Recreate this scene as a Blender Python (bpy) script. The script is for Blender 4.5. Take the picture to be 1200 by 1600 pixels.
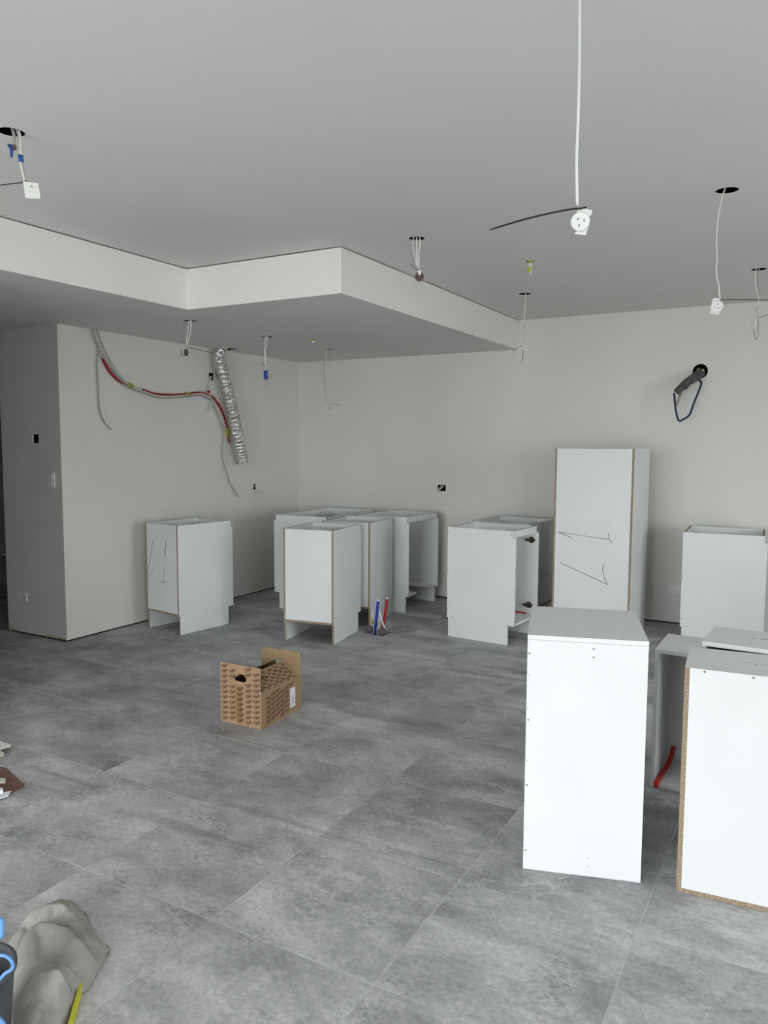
import bpy, bmesh, math, random
import numpy as np
from mathutils import Vector, Matrix, noise
from mathutils.geometry import delaunay_2d_cdt

random.seed(7)
for o in list(bpy.data.objects):
    bpy.data.objects.remove(o)
scene = bpy.context.scene
COL = scene.collection

# ------------------------------------------------------------------ camera
F_PX, YAW, PITCH, ROLL, CAM_H = 1205.6, 0.5132, -0.0880, 0.0049, 1.5238
fwd = Vector((-math.sin(YAW)*math.cos(PITCH), math.cos(YAW)*math.cos(PITCH), math.sin(PITCH)))
right0 = Vector((math.cos(YAW), math.sin(YAW), 0))
up0 = right0.cross(fwd)
cr, sr = math.cos(ROLL), math.sin(ROLL)
right = cr*right0 + sr*up0
up = -sr*right0 + cr*up0
CAM = Vector((0, 0, CAM_H))
cam_data = bpy.data.cameras.new('camera')
cam = bpy.data.objects.new('camera', cam_data)
COL.objects.link(cam)
cam_data.sensor_fit = 'VERTICAL'
cam_data.sensor_height = 24
cam_data.lens = F_PX/1600*24
cam_data.clip_start = 0.02
m = Matrix((right, up, -fwd)).transposed().to_4x4()
m.translation = CAM
cam.matrix_world = m
scene.camera = cam

# ------------------------------------------------------------------ light
RX, RY0 = 3.4, -3.2          # right wall x, rear wall y
EXPOSURE = 0.0
SKY = 10.4
world = bpy.data.worlds.new('overcast_sky')
scene.world = world
world.use_nodes = True
bg = world.node_tree.nodes['Background']
bg.inputs[0].default_value = (0.93, 0.97, 1.0, 1)
bg.inputs[1].default_value = SKY
scene.view_settings.view_transform = 'Standard'
scene.view_settings.look = 'None'
scene.view_settings.gamma = 1
scene.view_settings.exposure = EXPOSURE
scene.view_settings.use_curve_mapping = False

REAR_OPEN = (-3.4, 0.0, 0.0, 2.40)      # x0,x1,z0,z1 in the rear wall; unseen opening, guessed and sized for its light
RIGHT_OPENS = [(-3.0, -0.9, 0.0, 2.40), (2.5, 4.1, 0.0, 2.40)]     # y0,y1,z0,z1 in the right wall; unseen openings, guessed and placed for their light
def portal(name, loc, rot, sx, sy):
    l = bpy.data.lights.new(name, 'AREA')
    l.shape = 'RECTANGLE'; l.size = sx; l.size_y = sy
    l.cycles.is_portal = True
    o = bpy.data.objects.new(name, l); COL.objects.link(o)
    o.location = loc; o.rotation_euler = rot
portal('rear_opening_portal', ((REAR_OPEN[0]+REAR_OPEN[1])/2, RY0-0.05, (REAR_OPEN[2]+REAR_OPEN[3])/2), (math.pi/2, 0, 0), REAR_OPEN[1]-REAR_OPEN[0], REAR_OPEN[3]-REAR_OPEN[2])
for RO in RIGHT_OPENS:
    portal('right_opening_portal', (RX+0.05, (RO[0]+RO[1])/2, (RO[2]+RO[3])/2), (math.pi/2, 0, math.pi/2), RO[1]-RO[0], RO[3]-RO[2])

# ------------------------------------------------------------------ pixel -> place helpers
def ray(px, py):
    return fwd + right*((px-600)/F_PX) - up*((py-800)/F_PX)
def onx(px, py, x): d = ray(px, py); return CAM + d*(x/d.x)
def ony(px, py, y): d = ray(px, py); return CAM + d*(y/d.y)
def onz(px, py, z): d = ray(px, py); return CAM + d*((z-CAM_H)/d.z)
HF = Vector((fwd.x, fwd.y, 0)).normalized()
def at_depth(px, py, ref):
    """point on the upright plane through ref that faces the photographer"""
    d = ray(px, py); t = (Vector(ref)-CAM).dot(HF)/d.dot(HF)
    return CAM + d*t
def onplane(px, py, p0, n):
    d = ray(px, py); return CAM + d*((Vector(p0)-CAM).dot(n)/d.dot(n))

# ------------------------------------------------------------------ materials
MATS = {}
def mat(name, col, rough=0.5, metal=0.0, spec=0.5, build=None):
    mt = bpy.data.materials.new(name); mt.use_nodes = True
    nt = mt.node_tree; b = nt.nodes['Principled BSDF']
    b.inputs['Base Color'].default_value = (*col, 1)
    b.inputs['Roughness'].default_value = rough
    b.inputs['Metallic'].default_value = metal
    b.inputs['Specular IOR Level'].default_value = spec
    if build: build(nt, b)
    MATS[name] = mt
    return mt
def N(nt, t, **kw):
    n = nt.nodes.new(t)
    for k, v in kw.items():
        if k.startswith('i_'):
            key = k[2:]
            n.inputs[int(key) if key.isdigit() else key.replace('_', ' ')].default_value = v
        else: setattr(n, k, v)
    return n
def ramp(nt, stops):
    r = nt.nodes.new('ShaderNodeValToRGB'); e = r.color_ramp.elements
    while len(e) < len(stops): e.new(0.5)
    for el, (p, c) in zip(e, stops):
        el.position = p; el.color = (*c, 1) if len(c) == 3 else c
    return r
def mixc(nt, fac, a, b, mode='MIX'):
    n = nt.nodes.new('ShaderNodeMix'); n.data_type = 'RGBA'; n.blend_type = mode
    for sock, v in ((n.inputs[0], fac), (n.inputs[6], a), (n.inputs[7], b)):
        if hasattr(v, 'is_linked'): nt.links.new(v, sock)
        elif isinstance(v, (int, float)): sock.default_value = v
        else: sock.default_value = (*v, 1)
    return n.outputs[2]
def mapr(nt, val, a, b, c=0.0, d=1.0):
    n = nt.nodes.new('ShaderNodeMapRange')
    nt.links.new(val, n.inputs[0])
    for i, v in enumerate((a, b, c, d)): n.inputs[i+1].default_value = v
    return n.outputs[0]
def mathn(nt, op, a, b=0.0):
    n = nt.nodes.new('ShaderNodeMath'); n.operation = op
    for s, v in ((n.inputs[0], a), (n.inputs[1], b)):
        if hasattr(v, 'is_linked'): nt.links.new(v, s)
        else: s.default_value = v
    return n.outputs[0]
def noise_n(nt, vec, scale, detail=4, rough=0.55, dist=0.0):
    n = N(nt, 'ShaderNodeTexNoise')
    n.inputs['Scale'].default_value = scale; n.inputs['Detail'].default_value = detail
    n.inputs['Roughness'].default_value = rough; n.inputs['Distortion'].default_value = dist
    nt.links.new(vec, n.inputs['Vector'])
    return n.outputs['Fac']
def pos(nt): return nt.nodes.new('ShaderNodeNewGeometry').outputs['Position']
def mapping(nt, vec, loc=(0,0,0), rot=(0,0,0), scale=(1,1,1)):
    n = nt.nodes.new('ShaderNodeMapping')
    nt.links.new(vec, n.inputs[0])
    n.inputs[1].default_value = loc; n.inputs[2].default_value = rot; n.inputs[3].default_value = scale
    return n.outputs[0]

def b_paint(c1, c2, scuff=0.0):
    def f(nt, b):
        p = pos(nt)
        a = noise_n(nt, mapping(nt, p, scale=(1, 1, 0.45)), 1.1, 3)
        col = mixc(nt, mapr(nt, a, 0.35, 0.65), c1, c2)
        if scuff:
            s = noise_n(nt, p, 7, 5, 0.7)
            col = mixc(nt, mapr(nt, s, 0.66, 0.74, 0, scuff), col, (0.45, 0.43, 0.38))
        nt.links.new(col, b.inputs['Base Color'])
        bp = N(nt, 'ShaderNodeBump', i_Strength=0.03, i_Distance=0.002)
        nt.links.new(noise_n(nt, p, 220, 2), bp.inputs['Height'])
        nt.links.new(bp.outputs[0], b.inputs['Normal'])
    return f
mat('wall_paint', (0.8, 0.8, 0.77), 0.75, spec=0.25, build=b_paint((0.75, 0.74, 0.69), (0.79, 0.785, 0.745), 0.05))
mat('ceiling_paint', (0.7, 0.7, 0.7), 0.85, spec=0.2, build=b_paint((0.78, 0.775, 0.765), (0.80, 0.795, 0.785)))
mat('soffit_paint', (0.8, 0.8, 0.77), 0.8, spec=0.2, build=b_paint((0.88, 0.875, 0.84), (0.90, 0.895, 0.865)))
def b_endwall(nt, b):
    p = pos(nt)
    sep = N(nt, 'ShaderNodeSeparateXYZ'); nt.links.new(p, sep.inputs[0])
    ns = noise_n(nt, mapping(nt, p, scale=(1, 1, 0.3)), 3.4, 4)
    edge = mathn(nt, 'ADD', mathn(nt, 'MULTIPLY', ns, 0.34), -0.135)
    m_ = mathn(nt, 'LESS_THAN', sep.outputs[2], edge)
    col = mixc(nt, m_, (0.74, 0.745, 0.72), (0.62, 0.55, 0.40))
    crack = noise_n(nt, p, 30, 4, 0.7)
    col = mixc(nt, mathn(nt, 'MULTIPLY', m_, mapr(nt, crack, 0.55, 0.7)), col, (0.25, 0.18, 0.12))
    nt.links.new(col, b.inputs['Base Color'])
mat('chipped_plaster', (0.74, 0.74, 0.72), 0.8, spec=0.2, build=b_endwall)
mat('cavity_shade', (0.012, 0.012, 0.012), 0.9, spec=0.1)  # near-black colour stands in for the shade inside holes and gaps
mat('grout', (0.68, 0.68, 0.665), 0.85, spec=0.2)
mat('concrete_outside', (0.42, 0.41, 0.39), 0.9, spec=0.2)
mat('aluminium_frame', (0.06, 0.06, 0.065), 0.45)

def b_tile(nt, b):
    p = pos(nt)
    oi = nt.nodes.new('ShaderNodeObjectInfo')
    off = N(nt, 'ShaderNodeCombineXYZ')
    nt.links.new(mathn(nt, 'MULTIPLY', oi.outputs['Random'], 37.0), off.inputs[0])
    nt.links.new(mathn(nt, 'MULTIPLY', oi.outputs['Random'], 91.0), off.inputs[1])
    add = N(nt, 'ShaderNodeVectorMath', operation='ADD')
    nt.links.new(p, add.inputs[0]); nt.links.new(off.outputs[0], add.inputs[1])
    tp = add.outputs[0]
    # stone clouds that differ from tile to tile
    c1 = noise_n(nt, mapping(nt, tp, rot=(0, 0, 0.6), scale=(1, 1.35, 1)), 2.1, 9, 0.66, 0.35)
    base = ramp(nt, [(0.33, (0.185, 0.185, 0.188)), (0.5, (0.325, 0.325, 0.327)), (0.67, (0.52, 0.52, 0.518))])
    nt.links.new(c1, base.inputs[0])
    # pale smoky veins
    v = noise_n(nt, mapping(nt, tp, rot=(0, 0, -0.5), scale=(1, 1.5, 1)), 2.4, 10, 0.66, 0.5)
    ridge = mathn(nt, 'ABSOLUTE', mathn(nt, 'SUBTRACT', v, 0.5))
    vm = noise_n(nt, mapping(nt, tp, loc=(5, 2, 0)), 1.8, 2)
    vein = mathn(nt, 'MULTIPLY', mapr(nt, ridge, 0.035, 0.0), mapr(nt, vm, 0.45, 0.62))
    col = mixc(nt, mathn(nt, 'MULTIPLY', vein, 0.42), base.outputs[0], (0.62, 0.62, 0.615))
    # dust film, wiped about in soft swipes, continuous across tiles
    d1 = noise_n(nt, mapping(nt, p, rot=(0, 0, 0.35), scale=(0.8, 1.7, 1)), 1.3, 9, 0.67, 0.6)
    d2 = noise_n(nt, mapping(nt, p, rot=(0, 0, -0.9), scale=(0.7, 2.2, 1)), 1.9, 9, 0.68, 0.7)
    dust = mathn(nt, 'MULTIPLY', mapr(nt, d1, 0.38, 0.68), mapr(nt, d2, 0.34, 0.66))
    col = mixc(nt, mathn(nt, 'MULTIPLY', dust, 0.72), col, (0.74, 0.74, 0.735))
    # shoe scuffs: fine broken prints inside small patches
    s1 = noise_n(nt, mapping(nt, p, rot=(0, 0, 0.5), scale=(1, 2.1, 1)), 34, 2, 0.5, 0.3)
    s2 = noise_n(nt, mapping(nt, p, loc=(3.3, 1.2, 0)), 4.2, 2, 0.5)
    sc = mathn(nt, 'MULTIPLY', mapr(nt, s1, 0.52, 0.60), mapr(nt, s2, 0.57, 0.66))
    col = mixc(nt, mathn(nt, 'MULTIPLY', sc, 0.42), col, (0.15, 0.15, 0.152))
    # dragged dark swipes
    w1 = noise_n(nt, mapping(nt, p, rot=(0, 0, 0.62), scale=(0.45, 7.0, 1)), 1.2, 2, 0.4, 0.3)
    w2 = noise_n(nt, mapping(nt, p, rot=(0, 0, -0.25), scale=(0.5, 6.0, 1)), 1.1, 2, 0.4, 0.4)
    sw = mathn(nt, 'MAXIMUM', mapr(nt, w1, 0.66, 0.72), mapr(nt, w2, 0.67, 0.73))
    col = mixc(nt, mathn(nt, 'MULTIPLY', sw, 0.38), col, (0.16, 0.16, 0.16))
    # fine grain
    gr = noise_n(nt, p, 55, 5, 0.7)
    col = mixc(nt, 0.55, col, mixc(nt, mapr(nt, gr, 0.3, 0.7), (0.34, 0.34, 0.34), (0.76, 0.76, 0.76)), 'OVERLAY')
    # specks of plaster
    vor = N(nt, 'ShaderNodeTexVoronoi'); vor.inputs['Scale'].default_value = 7
    nt.links.new(p, vor.inputs['Vector'])
    col = mixc(nt, mapr(nt, vor.outputs['Distance'], 0.045, 0.02, 0, 0.7), col, (0.6, 0.6, 0.59))
    nt.links.new(col, b.inputs['Base Color'])
    nt.links.new(mapr(nt, d1, 0.35, 0.7, 0.5, 0.75), b.inputs['Roughness'])
mat('porcelain_tile', (0.2, 0.2, 0.2), 0.55, spec=0.35, build=b_tile)

def b_mel(nt, b):
    p = pos(nt)
    a = noise_n(nt, p, 3, 3)
    nt.links.new(mixc(nt, mapr(nt, a, 0.4, 0.65), (0.77, 0.785, 0.785), (0.795, 0.81, 0.81)), b.inputs['Base Color'])
mat('white_melamine', (0.82, 0.83, 0.83), 0.42, spec=0.4, build=b_mel)
def b_pb(nt, b):
    p = pos(nt)
    a = noise_n(nt, p, 190, 3, 0.7)
    r = ramp(nt, [(0.3, (0.16, 0.115, 0.075)), (0.5, (0.33, 0.255, 0.175)), (0.72, (0.56, 0.46, 0.34))])
    nt.links.new(a, r.inputs[0]); nt.links.new(r.outputs[0], b.inputs['Base Color'])
mat('particle_board', (0.4, 0.3, 0.2), 0.85, spec=0.2, build=b_pb)
mat('grey_dot', (0.22, 0.22, 0.22), 0.5)
mat('black_ink', (0.02, 0.02, 0.022), 0.6)
mat('faint_ink', (0.36, 0.36, 0.35), 0.7)
mat('hinge_metal', (0.09, 0.07, 0.05), 0.35, 0.7)
mat('red_plastic', (0.55, 0.02, 0.012), 0.45)
mat('white_plastic', (0.82, 0.82, 0.80), 0.35)
mat('black_plastic', (0.012, 0.012, 0.013), 0.4)
mat('white_cable', (0.72, 0.72, 0.69), 0.5)
mat('grey_cable', (0.42, 0.41, 0.39), 0.5)
mat('blue_tape', (0.012, 0.09, 0.36), 0.5)
mat('green_tape', (0.33, 0.36, 0.03), 0.5)
mat('lime_plastic', (0.42, 0.48, 0.05), 0.45)
mat('maroon_plastic', (0.11, 0.06, 0.06), 0.35)
def b_clear(nt, b):
    b.inputs['Transmission Weight'].default_value = 0.75
mat('clear_plastic', (0.8, 0.8, 0.8), 0.12, build=b_clear)
mat('blue_pipe', (0.006, 0.03, 0.30), 0.4)
mat('red_pipe', (0.36, 0.006, 0.012), 0.4)
mat('navy_pipe', (0.006, 0.018, 0.085), 0.45)
mat('pipe_lagging', (0.085, 0.085, 0.083), 0.8)
mat('copper_dull', (0.38, 0.33, 0.24), 0.5, 0.3)
mat('rag_cloth', (0.14, 0.13, 0.13), 0.9)
def b_foil(nt, b):
    p = pos(nt)
    bp = N(nt, 'ShaderNodeBump', i_Strength=0.9, i_Distance=0.006)
    nt.links.new(noise_n(nt, p, 75, 4, 0.6), bp.inputs['Height'])
    nt.links.new(bp.outputs[0], b.inputs['Normal'])
mat('aluminium_foil', (0.72, 0.72, 0.71), 0.13, 1.0, build=b_foil)
def b_card(nt, b):
    p = pos(nt)
    a = noise_n(nt, p, 14, 4, 0.6)
    nt.links.new(mixc(nt, mapr(nt, a, 0.3, 0.7), (0.33, 0.225, 0.13), (0.385, 0.265, 0.16)), b.inputs['Base Color'])
mat('cardboard', (0.36, 0.24, 0.14), 0.85, spec=0.15, build=b_card)
mat('brown_print', (0.13, 0.066, 0.045), 0.85, spec=0.1)
mat('packing_tape', (0.26, 0.155, 0.06), 0.3)
mat('paper_white', (0.75, 0.76, 0.78), 0.7)
def b_cloth(nt, b):
    p = pos(nt)
    a = noise_n(nt, p, 7, 6, 0.65)
    r = ramp(nt, [(0.3, (0.24, 0.23, 0.21)), (0.55, (0.33, 0.32, 0.295)), (0.75, (0.50, 0.49, 0.455))])
    nt.links.new(a, r.inputs[0]); nt.links.new(r.outputs[0], b.inputs['Base Color'])
    bp = N(nt, 'ShaderNodeBump', i_Strength=0.25, i_Distance=0.003)
    nt.links.new(noise_n(nt, p, 240, 2), bp.inputs['Height']); nt.links.new(bp.outputs[0], b.inputs['Normal'])
mat('dusty_canvas', (0.25, 0.24, 0.22), 0.95, spec=0.1, build=b_cloth)
mat('level_yellow', (0.52, 0.50, 0.03), 0.4)
mat('light_blue_cord', (0.12, 0.28, 0.55), 0.6)
def b_brown(nt, b):
    p = pos(nt)
    a = noise_n(nt, mapping(nt, p, scale=(1, 6, 1)), 9, 5)
    nt.links.new(mixc(nt, mapr(nt, a, 0.3, 0.7), (0.10, 0.05, 0.035), (0.22, 0.12, 0.09)), b.inputs['Base Color'])
mat('brown_ply', (0.2, 0.1, 0.07), 0.6, build=b_brown)
mat('plasterboard', (0.66, 0.69, 0.72), 0.8)
mat('plaster_core', (0.58, 0.57, 0.48), 0.9)
mat('grey_bucket', (0.06, 0.065, 0.075), 0.5)

# ------------------------------------------------------------------ mesh builder
class MB:
    def __init__(s): s.v = []; s.f = []; s.mi = []; s.sm = []
    def add(s, verts, faces, mi=0, smooth=False):
        o = len(s.v); s.v += [tuple(v) for v in verts]
        for k, f in enumerate(faces):
            s.f.append([i+o for i in f]); s.mi.append(mi if not isinstance(mi, list) else mi[k]); s.sm.append(smooth)
        return s
    def box(s, a, b, mi=0):
        x0, y0, z0 = a; x1, y1, z1 = b
        v = [(x0,y0,z0),(x1,y0,z0),(x1,y1,z0),(x0,y1,z0),(x0,y0,z1),(x1,y0,z1),(x1,y1,z1),(x0,y1,z1)]
        # faces: -z, +z, -y, +x, +y, -x ; mi may be a dict keyed by face name
        fs = [(0,3,2,1),(4,5,6,7),(0,1,5,4),(1,2,6,5),(2,3,7,6),(3,0,4,7)]
        if isinstance(mi, dict):
            mi = [mi.get(k, 0) for k in ('-z','+z','-y','+x','+y','-x')]
        return s.add(v, fs, mi)
    def prism(s, poly, fn, t0, t1, cap=0, edge=None):
        """poly: 2D points; fn(u,v,t)->3D ; edge: list of material index per polygon edge"""
        n = len(poly)
        v = [fn(u, w, t0) for u, w in poly] + [fn(u, w, t1) for u, w in poly]
        fs = [tuple(range(n))[::-1], tuple(range(n, 2*n))]; mi = [cap, cap]
        for i in range(n):
            j = (i+1) % n
            fs.append((i, j, n+j, n+i)); mi.append(edge[i] if edge else cap)
        return s.add(v, fs, mi)
    def tube(s, pts, r, seg=8, mi=0, cap=True, radii=None, flat=1.0):
        pts = [Vector(p) for p in pts]; n = len(pts)
        tang = []
        for i in range(n):
            t = pts[min(i+1, n-1)] - pts[max(i-1, 0)]
            tang.append(t.normalized() if t.length > 1e-9 else Vector((0, 0, 1)))
        ref = Vector((0, 0, 1)) if abs(tang[0].z) < 0.9 else Vector((1, 0, 0))
        a = tang[0].cross(ref).normalized()
        vs = []
        for i in range(n):
            a = (a - tang[i]*a.dot(tang[i])).normalized()
            b = tang[i].cross(a)
            rr = radii[i] if radii else r
            for k in range(seg):
                an = 2*math.pi*k/seg
                vs.append(pts[i] + a*(rr*math.cos(an)) + b*(rr*flat*math.sin(an)))
        fs = []
        for i in range(n-1):
            for k in range(seg):
                k2 = (k+1) % seg
                fs.append((i*seg+k, i*seg+k2, (i+1)*seg+k2, (i+1)*seg+k))
        s.add(vs, fs, mi, True)
        if cap:
            o = len(s.v) - len(vs)
            s.f.append([o+k for k in range(seg)][::-1]); s.mi.append(mi); s.sm.append(False)
            s.f.append([o+(n-1)*seg+k for k in range(seg)]); s.mi.append(mi); s.sm.append(False)
        return s
    def disc(s, c, n, r, t, seg=20, mi=0, r2=None):
        c = Vector(c); n = Vector(n).normalized()
        return s.tube([c, c+n*t], r, seg, mi, True, [r, r if r2 is None else r2])
    def ball(s, c, r, seg=10, rings=7, mi=0, sx=1, sy=1, sz=1, jit=0.0):
        c = Vector(c); vs = []
        for i in range(rings+1):
            th = math.pi*i/rings
            for k in range(seg):
                ph = 2*math.pi*k/seg
                d = Vector((math.sin(th)*math.cos(ph), math.sin(th)*math.sin(ph), math.cos(th)))
                rr = r*(1 + jit*noise.noise(d*2.3 + c*9))
                vs.append(c + Vector((d.x*rr*sx, d.y*rr*sy, d.z*rr*sz)))
        fs = [(i*seg+k, (i+1)*seg+k, (i+1)*seg+(k+1) % seg, i*seg+(k+1) % seg) for i in range(rings) for k in range(seg)]
        return s.add(vs, fs, mi, True)
    def mesh(s, name, mats):
        me = bpy.data.meshes.new(name)
        me.from_pydata(s.v, [], s.f)
        for mm in (mats if isinstance(mats, (list, tuple)) else [mats]): me.materials.append(MATS[mm])
        me.polygons.foreach_set('material_index', s.mi)
        me.polygons.foreach_set('use_smooth', s.sm)
        bm = bmesh.new(); bm.from_mesh(me)
        bmesh.ops.recalc_face_normals(bm, faces=bm.faces)
        bm.to_mesh(me); bm.free()
        me.update()
        return me
    def build(s, name, mats, parent=None, **kw):
        o = bpy.data.objects.new(name, s.mesh(name, mats)); COL.objects.link(o)
        if parent is not None:
            o.parent = parent
            if kw.pop('world', False):
                o.matrix_parent_inverse = PINV(parent)
        tag(o, **kw)
        return o
def PINV(parent):
    return parent.matrix_basis.inverted()
def tag(o, label=None, cat=None, group=None, kind=None):
    if label: o['label'] = label
    if cat: o['category'] = cat
    if group: o['group'] = group
    if kind: o['kind'] = kind
    return o
def empty(name, loc, rz=0, **kw):
    o = bpy.data.objects.new(name, None); COL.objects.link(o)
    o.location = loc; o.rotation_euler = (0, 0, rz); o.empty_display_size = 0.1
    o.matrix_basis = Matrix.Translation(Vector(loc)) @ Matrix.Rotation(rz, 4, 'Z')
    return tag(o, **kw)
def smooth_path(pts, n=8):
    """Catmull-Rom through the points"""
    P = [Vector(p) for p in pts]
    if len(P) < 3: return P
    out = []
    for i in range(len(P)-1):
        p0 = P[max(i-1, 0)]; p1 = P[i]; p2 = P[i+1]; p3 = P[min(i+2, len(P)-1)]
        for k in range(n):
            t = k/n
            out.append(0.5*((2*p1) + (p2-p0)*t + (2*p0-5*p1+4*p2-p3)*t*t + (3*p1-p0-3*p2+p3)*t**3))
    out.append(P[-1])
    return out
def circle(cx, cy, r, n=24):
    return [(cx+r*math.cos(2*math.pi*i/n), cy+r*math.sin(2*math.pi*i/n)) for i in range(n)]
def rect(x0, y0, x1, y1): return [(x0, y0), (x1, y0), (x1, y1), (x0, y1)]
def inside(pt, poly):
    x, y = pt; c = False; n = len(poly)
    for i in range(n):
        x1, y1 = poly[i]; x2, y2 = poly[(i+1) % n]
        if (y1 > y) != (y2 > y) and x < (x2-x1)*(y-y1)/(y2-y1)+x1: c = not c
    return c
def panel(name, outer, holes, fn, thick, mats, parent=None, cavity=0.0, **kw):
    """a sheet with real cut-outs. fn(u,v,t): t = 0 is the visible face, t > 0 goes into the sheet"""
    vs, es = [], []
    for loop in [outer]+holes:
        o = len(vs); n = len(loop)
        vs += [Vector(p) for p in loop]
        es += [(o+i, o+(i+1) % n) for i in range(n)]
    rv, _, rf, *_ = delaunay_2d_cdt(vs, es, [], 0, 1e-6)
    keep = []
    for f in rf:
        c = sum((rv[i] for i in f), Vector((0, 0)))/len(f)
        if inside(c, outer) and not any(inside(c, h) for h in holes): keep.append(f)
    mb = MB()
    mb.add([fn(v.x, v.y, 0) for v in rv], keep)
    mb.add([fn(v.x, v.y, thick) for v in rv], keep)
    for loop in [outer]+holes:
        n = len(loop)
        mb.add([fn(u, v, 0) for u, v in loop]+[fn(u, v, thick) for u, v in loop],
               [(i, (i+1) % n, n+(i+1) % n, n+i) for i in range(n)])
    ob = mb.build(name, mats, parent, **kw)
    if cavity:
        for loop in holes:
            n = len(loop); c = MB()
            cx = sum(u for u, v in loop)/n; cy = sum(v for u, v in loop)/n
            big = [(cx+(u-cx)*1.05, cy+(v-cy)*1.05) for u, v in loop]
            c.add([fn(u, v, thick) for u, v in big]+[fn(u, v, thick+cavity) for u, v in big],
                  [(i, (i+1) % n, n+(i+1) % n, n+i) for i in range(n)]+[tuple(range(n, 2*n))])
            c.build('wall_cavity', 'cavity_shade', ob)
    return ob

# ------------------------------------------------------------------ the room
ZC, ZS = 2.662, 2.396
XL, YB, YN = -4.96, 6.90, 3.864
SOX, SOY, SIX = -2.469, 3.861, -3.663
HX0, HY1 = -9.6, 10.5
NWX, NWY = -3.90, 2.32              # corner of the wall on the left, out of frame

CEIL_HOLES = dict(A=(-2.656, 1.899, .047), B=(-2.013, 3.927, .045), C=(-1.632, 4.731, .026), D=(-2.012, 5.73, .048),
                  E=(-0.42, 3.864, .049), F=(-0.403, 5.65, .047))
PEND = CAM + ray(907, 340)*1.93     # socket of the near pendant lead (size gives its distance)
CEIL_HOLES['P'] = (PEND.x, PEND.y, .045)
SOF_HOLES = dict(G=(-3.984, 4.222, .047), H=(-4.012, 5.143, .046), I=(-3.752, 5.431, .028), J=(-4.037, 6.103, .047))

# floor slab and tiles
TX, TY, TPX, TPY = -2.232, 1.779, 0.600, 0.605
svc = (-3.150, 5.245, -2.965, 5.402)
floor = panel('floor', rect(HX0, RY0, RX, HY1), [rect(*svc)], lambda u, v, t: (u, v, -0.0022-t), 0.05, 'grout', kind='structure', cavity=0.12)
tile_mesh = {}
def tile_piece(x0, y0, x1, y1):
    g = 0.0017
    a, b, c, d = x0+g, y0+g, x1-g, y1-g
    w, h = round(c-a, 4), round(d-b, 4)
    if (w, h) not in tile_mesh:
        mb = MB(); e = 0.0012; zt, zb = 0.0, -0.0080
        mb.add([(0,0,zb),(w,0,zb),(w,h,zb),(0,h,zb),(0,0,zt-e),(w,0,zt-e),(w,h,zt-e),(0,h,zt-e),(e,e,zt),(w-e,e,zt),(w-e,h-e,zt),(e,h-e,zt)],
               [(8,9,10,11),(4,5,9,8),(5,6,10,9),(6,7,11,10),(7,4,8,11),(0,1,5,4),(1,2,6,5),(2,3,7,6),(3,0,4,7)])
        tile_mesh[(w, h)] = mb.mesh('tile', 'porcelain_tile')
    o = bpy.data.objects.new('tile', tile_mesh[(w, h)]); COL.objects.link(o)
    o.location = (a, b, random.uniform(-0.0003, 0.0002)); o.parent = floor
    o.location.z = round(o.location.z, 5)
for i in range(-9, 8):
    for j in range(-4, 12):
        x0, y0 = TX+i*TPX, TY+j*TPY
        x1, y1 = x0+TPX, y0+TPY
        x0, x1 = max(x0, HX0), min(x1, RX); y0, y1 = max(y0, RY0), min(y1, HY1)
        if x1-x0 < 0.03 or y1-y0 < 0.03: continue
        if x0 >= XL-0.05 and y0 > YB: continue
        if x0 >= XL-0.05: y1 = min(y1, YB)
        if y1-y0 < 0.03: continue
        if x0 > -5.6 and x1 < XL and y0 > YN: continue
        if x1 < NWX and y1 < NWY: continue
        if x1 < HX0+0.3: continue
        if x0 < svc[0] < x1 and y0 < svc[1] < y1:
            panel('tile', rect(x0+.0016, y0+.0016, x1-.0016, y1-.0016), [rect(*svc)], lambda u, v, t: (u, v, -t), 0.008, 'porcelain_tile', floor)
            continue
        tile_piece(x0, y0, x1, y1)

# tiles behind the photographer and at the far right, never in view: one joined part
mb = MB()
for i in range(-3, 11):
    for j in range(-13, 12):
        if i < 8 and j >= -4: continue
        x0, y0 = TX+i*TPX+.0016, TY+j*TPY+.0016
        x1, y1 = min(x0+TPX-.0032, RX), min(y0+TPY-.0032, YB)
        if y0 < RY0 or x0 > RX-.03 or y0 > YB-.03: continue
        mb.box((x0, y0, -.008), (x1, y1, 0))
mb.build('tile', 'porcelain_tile', floor, kind='stuff')

# ceiling with downlight cut-outs, lowered kitchen soffit
ceiling = panel('ceiling', rect(HX0-.2, RY0+.001, RX-.001, HY1+.2), [circle(*c) for c in CEIL_HOLES.values()], lambda u, v, t: (u, v, ZC+t), 0.003, 'ceiling_paint', kind='structure')
MB().box((HX0-.3, RY0-.3, ZC+0.22), (RX+.3, HY1+.3, ZC+0.32)).build('ceiling_sky_block', 'cavity_shade', kind='structure')  # unseen dark slab, added to block the sky above the ceiling holes
sof_poly = [(HX0, RY0), (SIX-.006, RY0), (SIX-.006, SOY+.006), (SOX-.006, SOY+.006), (SOX-.006, YB), (XL-.1, YB), (XL-.1, HY1), (HX0, HY1)]
duct_cut = rect(XL+0.025, 5.535, XL+0.175, 5.70)
soffit = panel('ceiling_soffit', sof_poly, [circle(*c) for c in SOF_HOLES.values()]+[duct_cut], lambda u, v, t: (u, v, ZS+t), 0.003, 'ceiling_paint', kind='structure')
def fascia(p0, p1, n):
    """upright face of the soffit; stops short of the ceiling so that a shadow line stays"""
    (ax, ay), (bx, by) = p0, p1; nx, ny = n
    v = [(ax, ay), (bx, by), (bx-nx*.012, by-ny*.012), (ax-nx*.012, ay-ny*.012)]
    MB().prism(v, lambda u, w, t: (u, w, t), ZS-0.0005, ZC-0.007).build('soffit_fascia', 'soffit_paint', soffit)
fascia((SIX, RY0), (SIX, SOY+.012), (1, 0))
fascia((SIX, SOY), (SOX, SOY), (0, -1))
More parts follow.
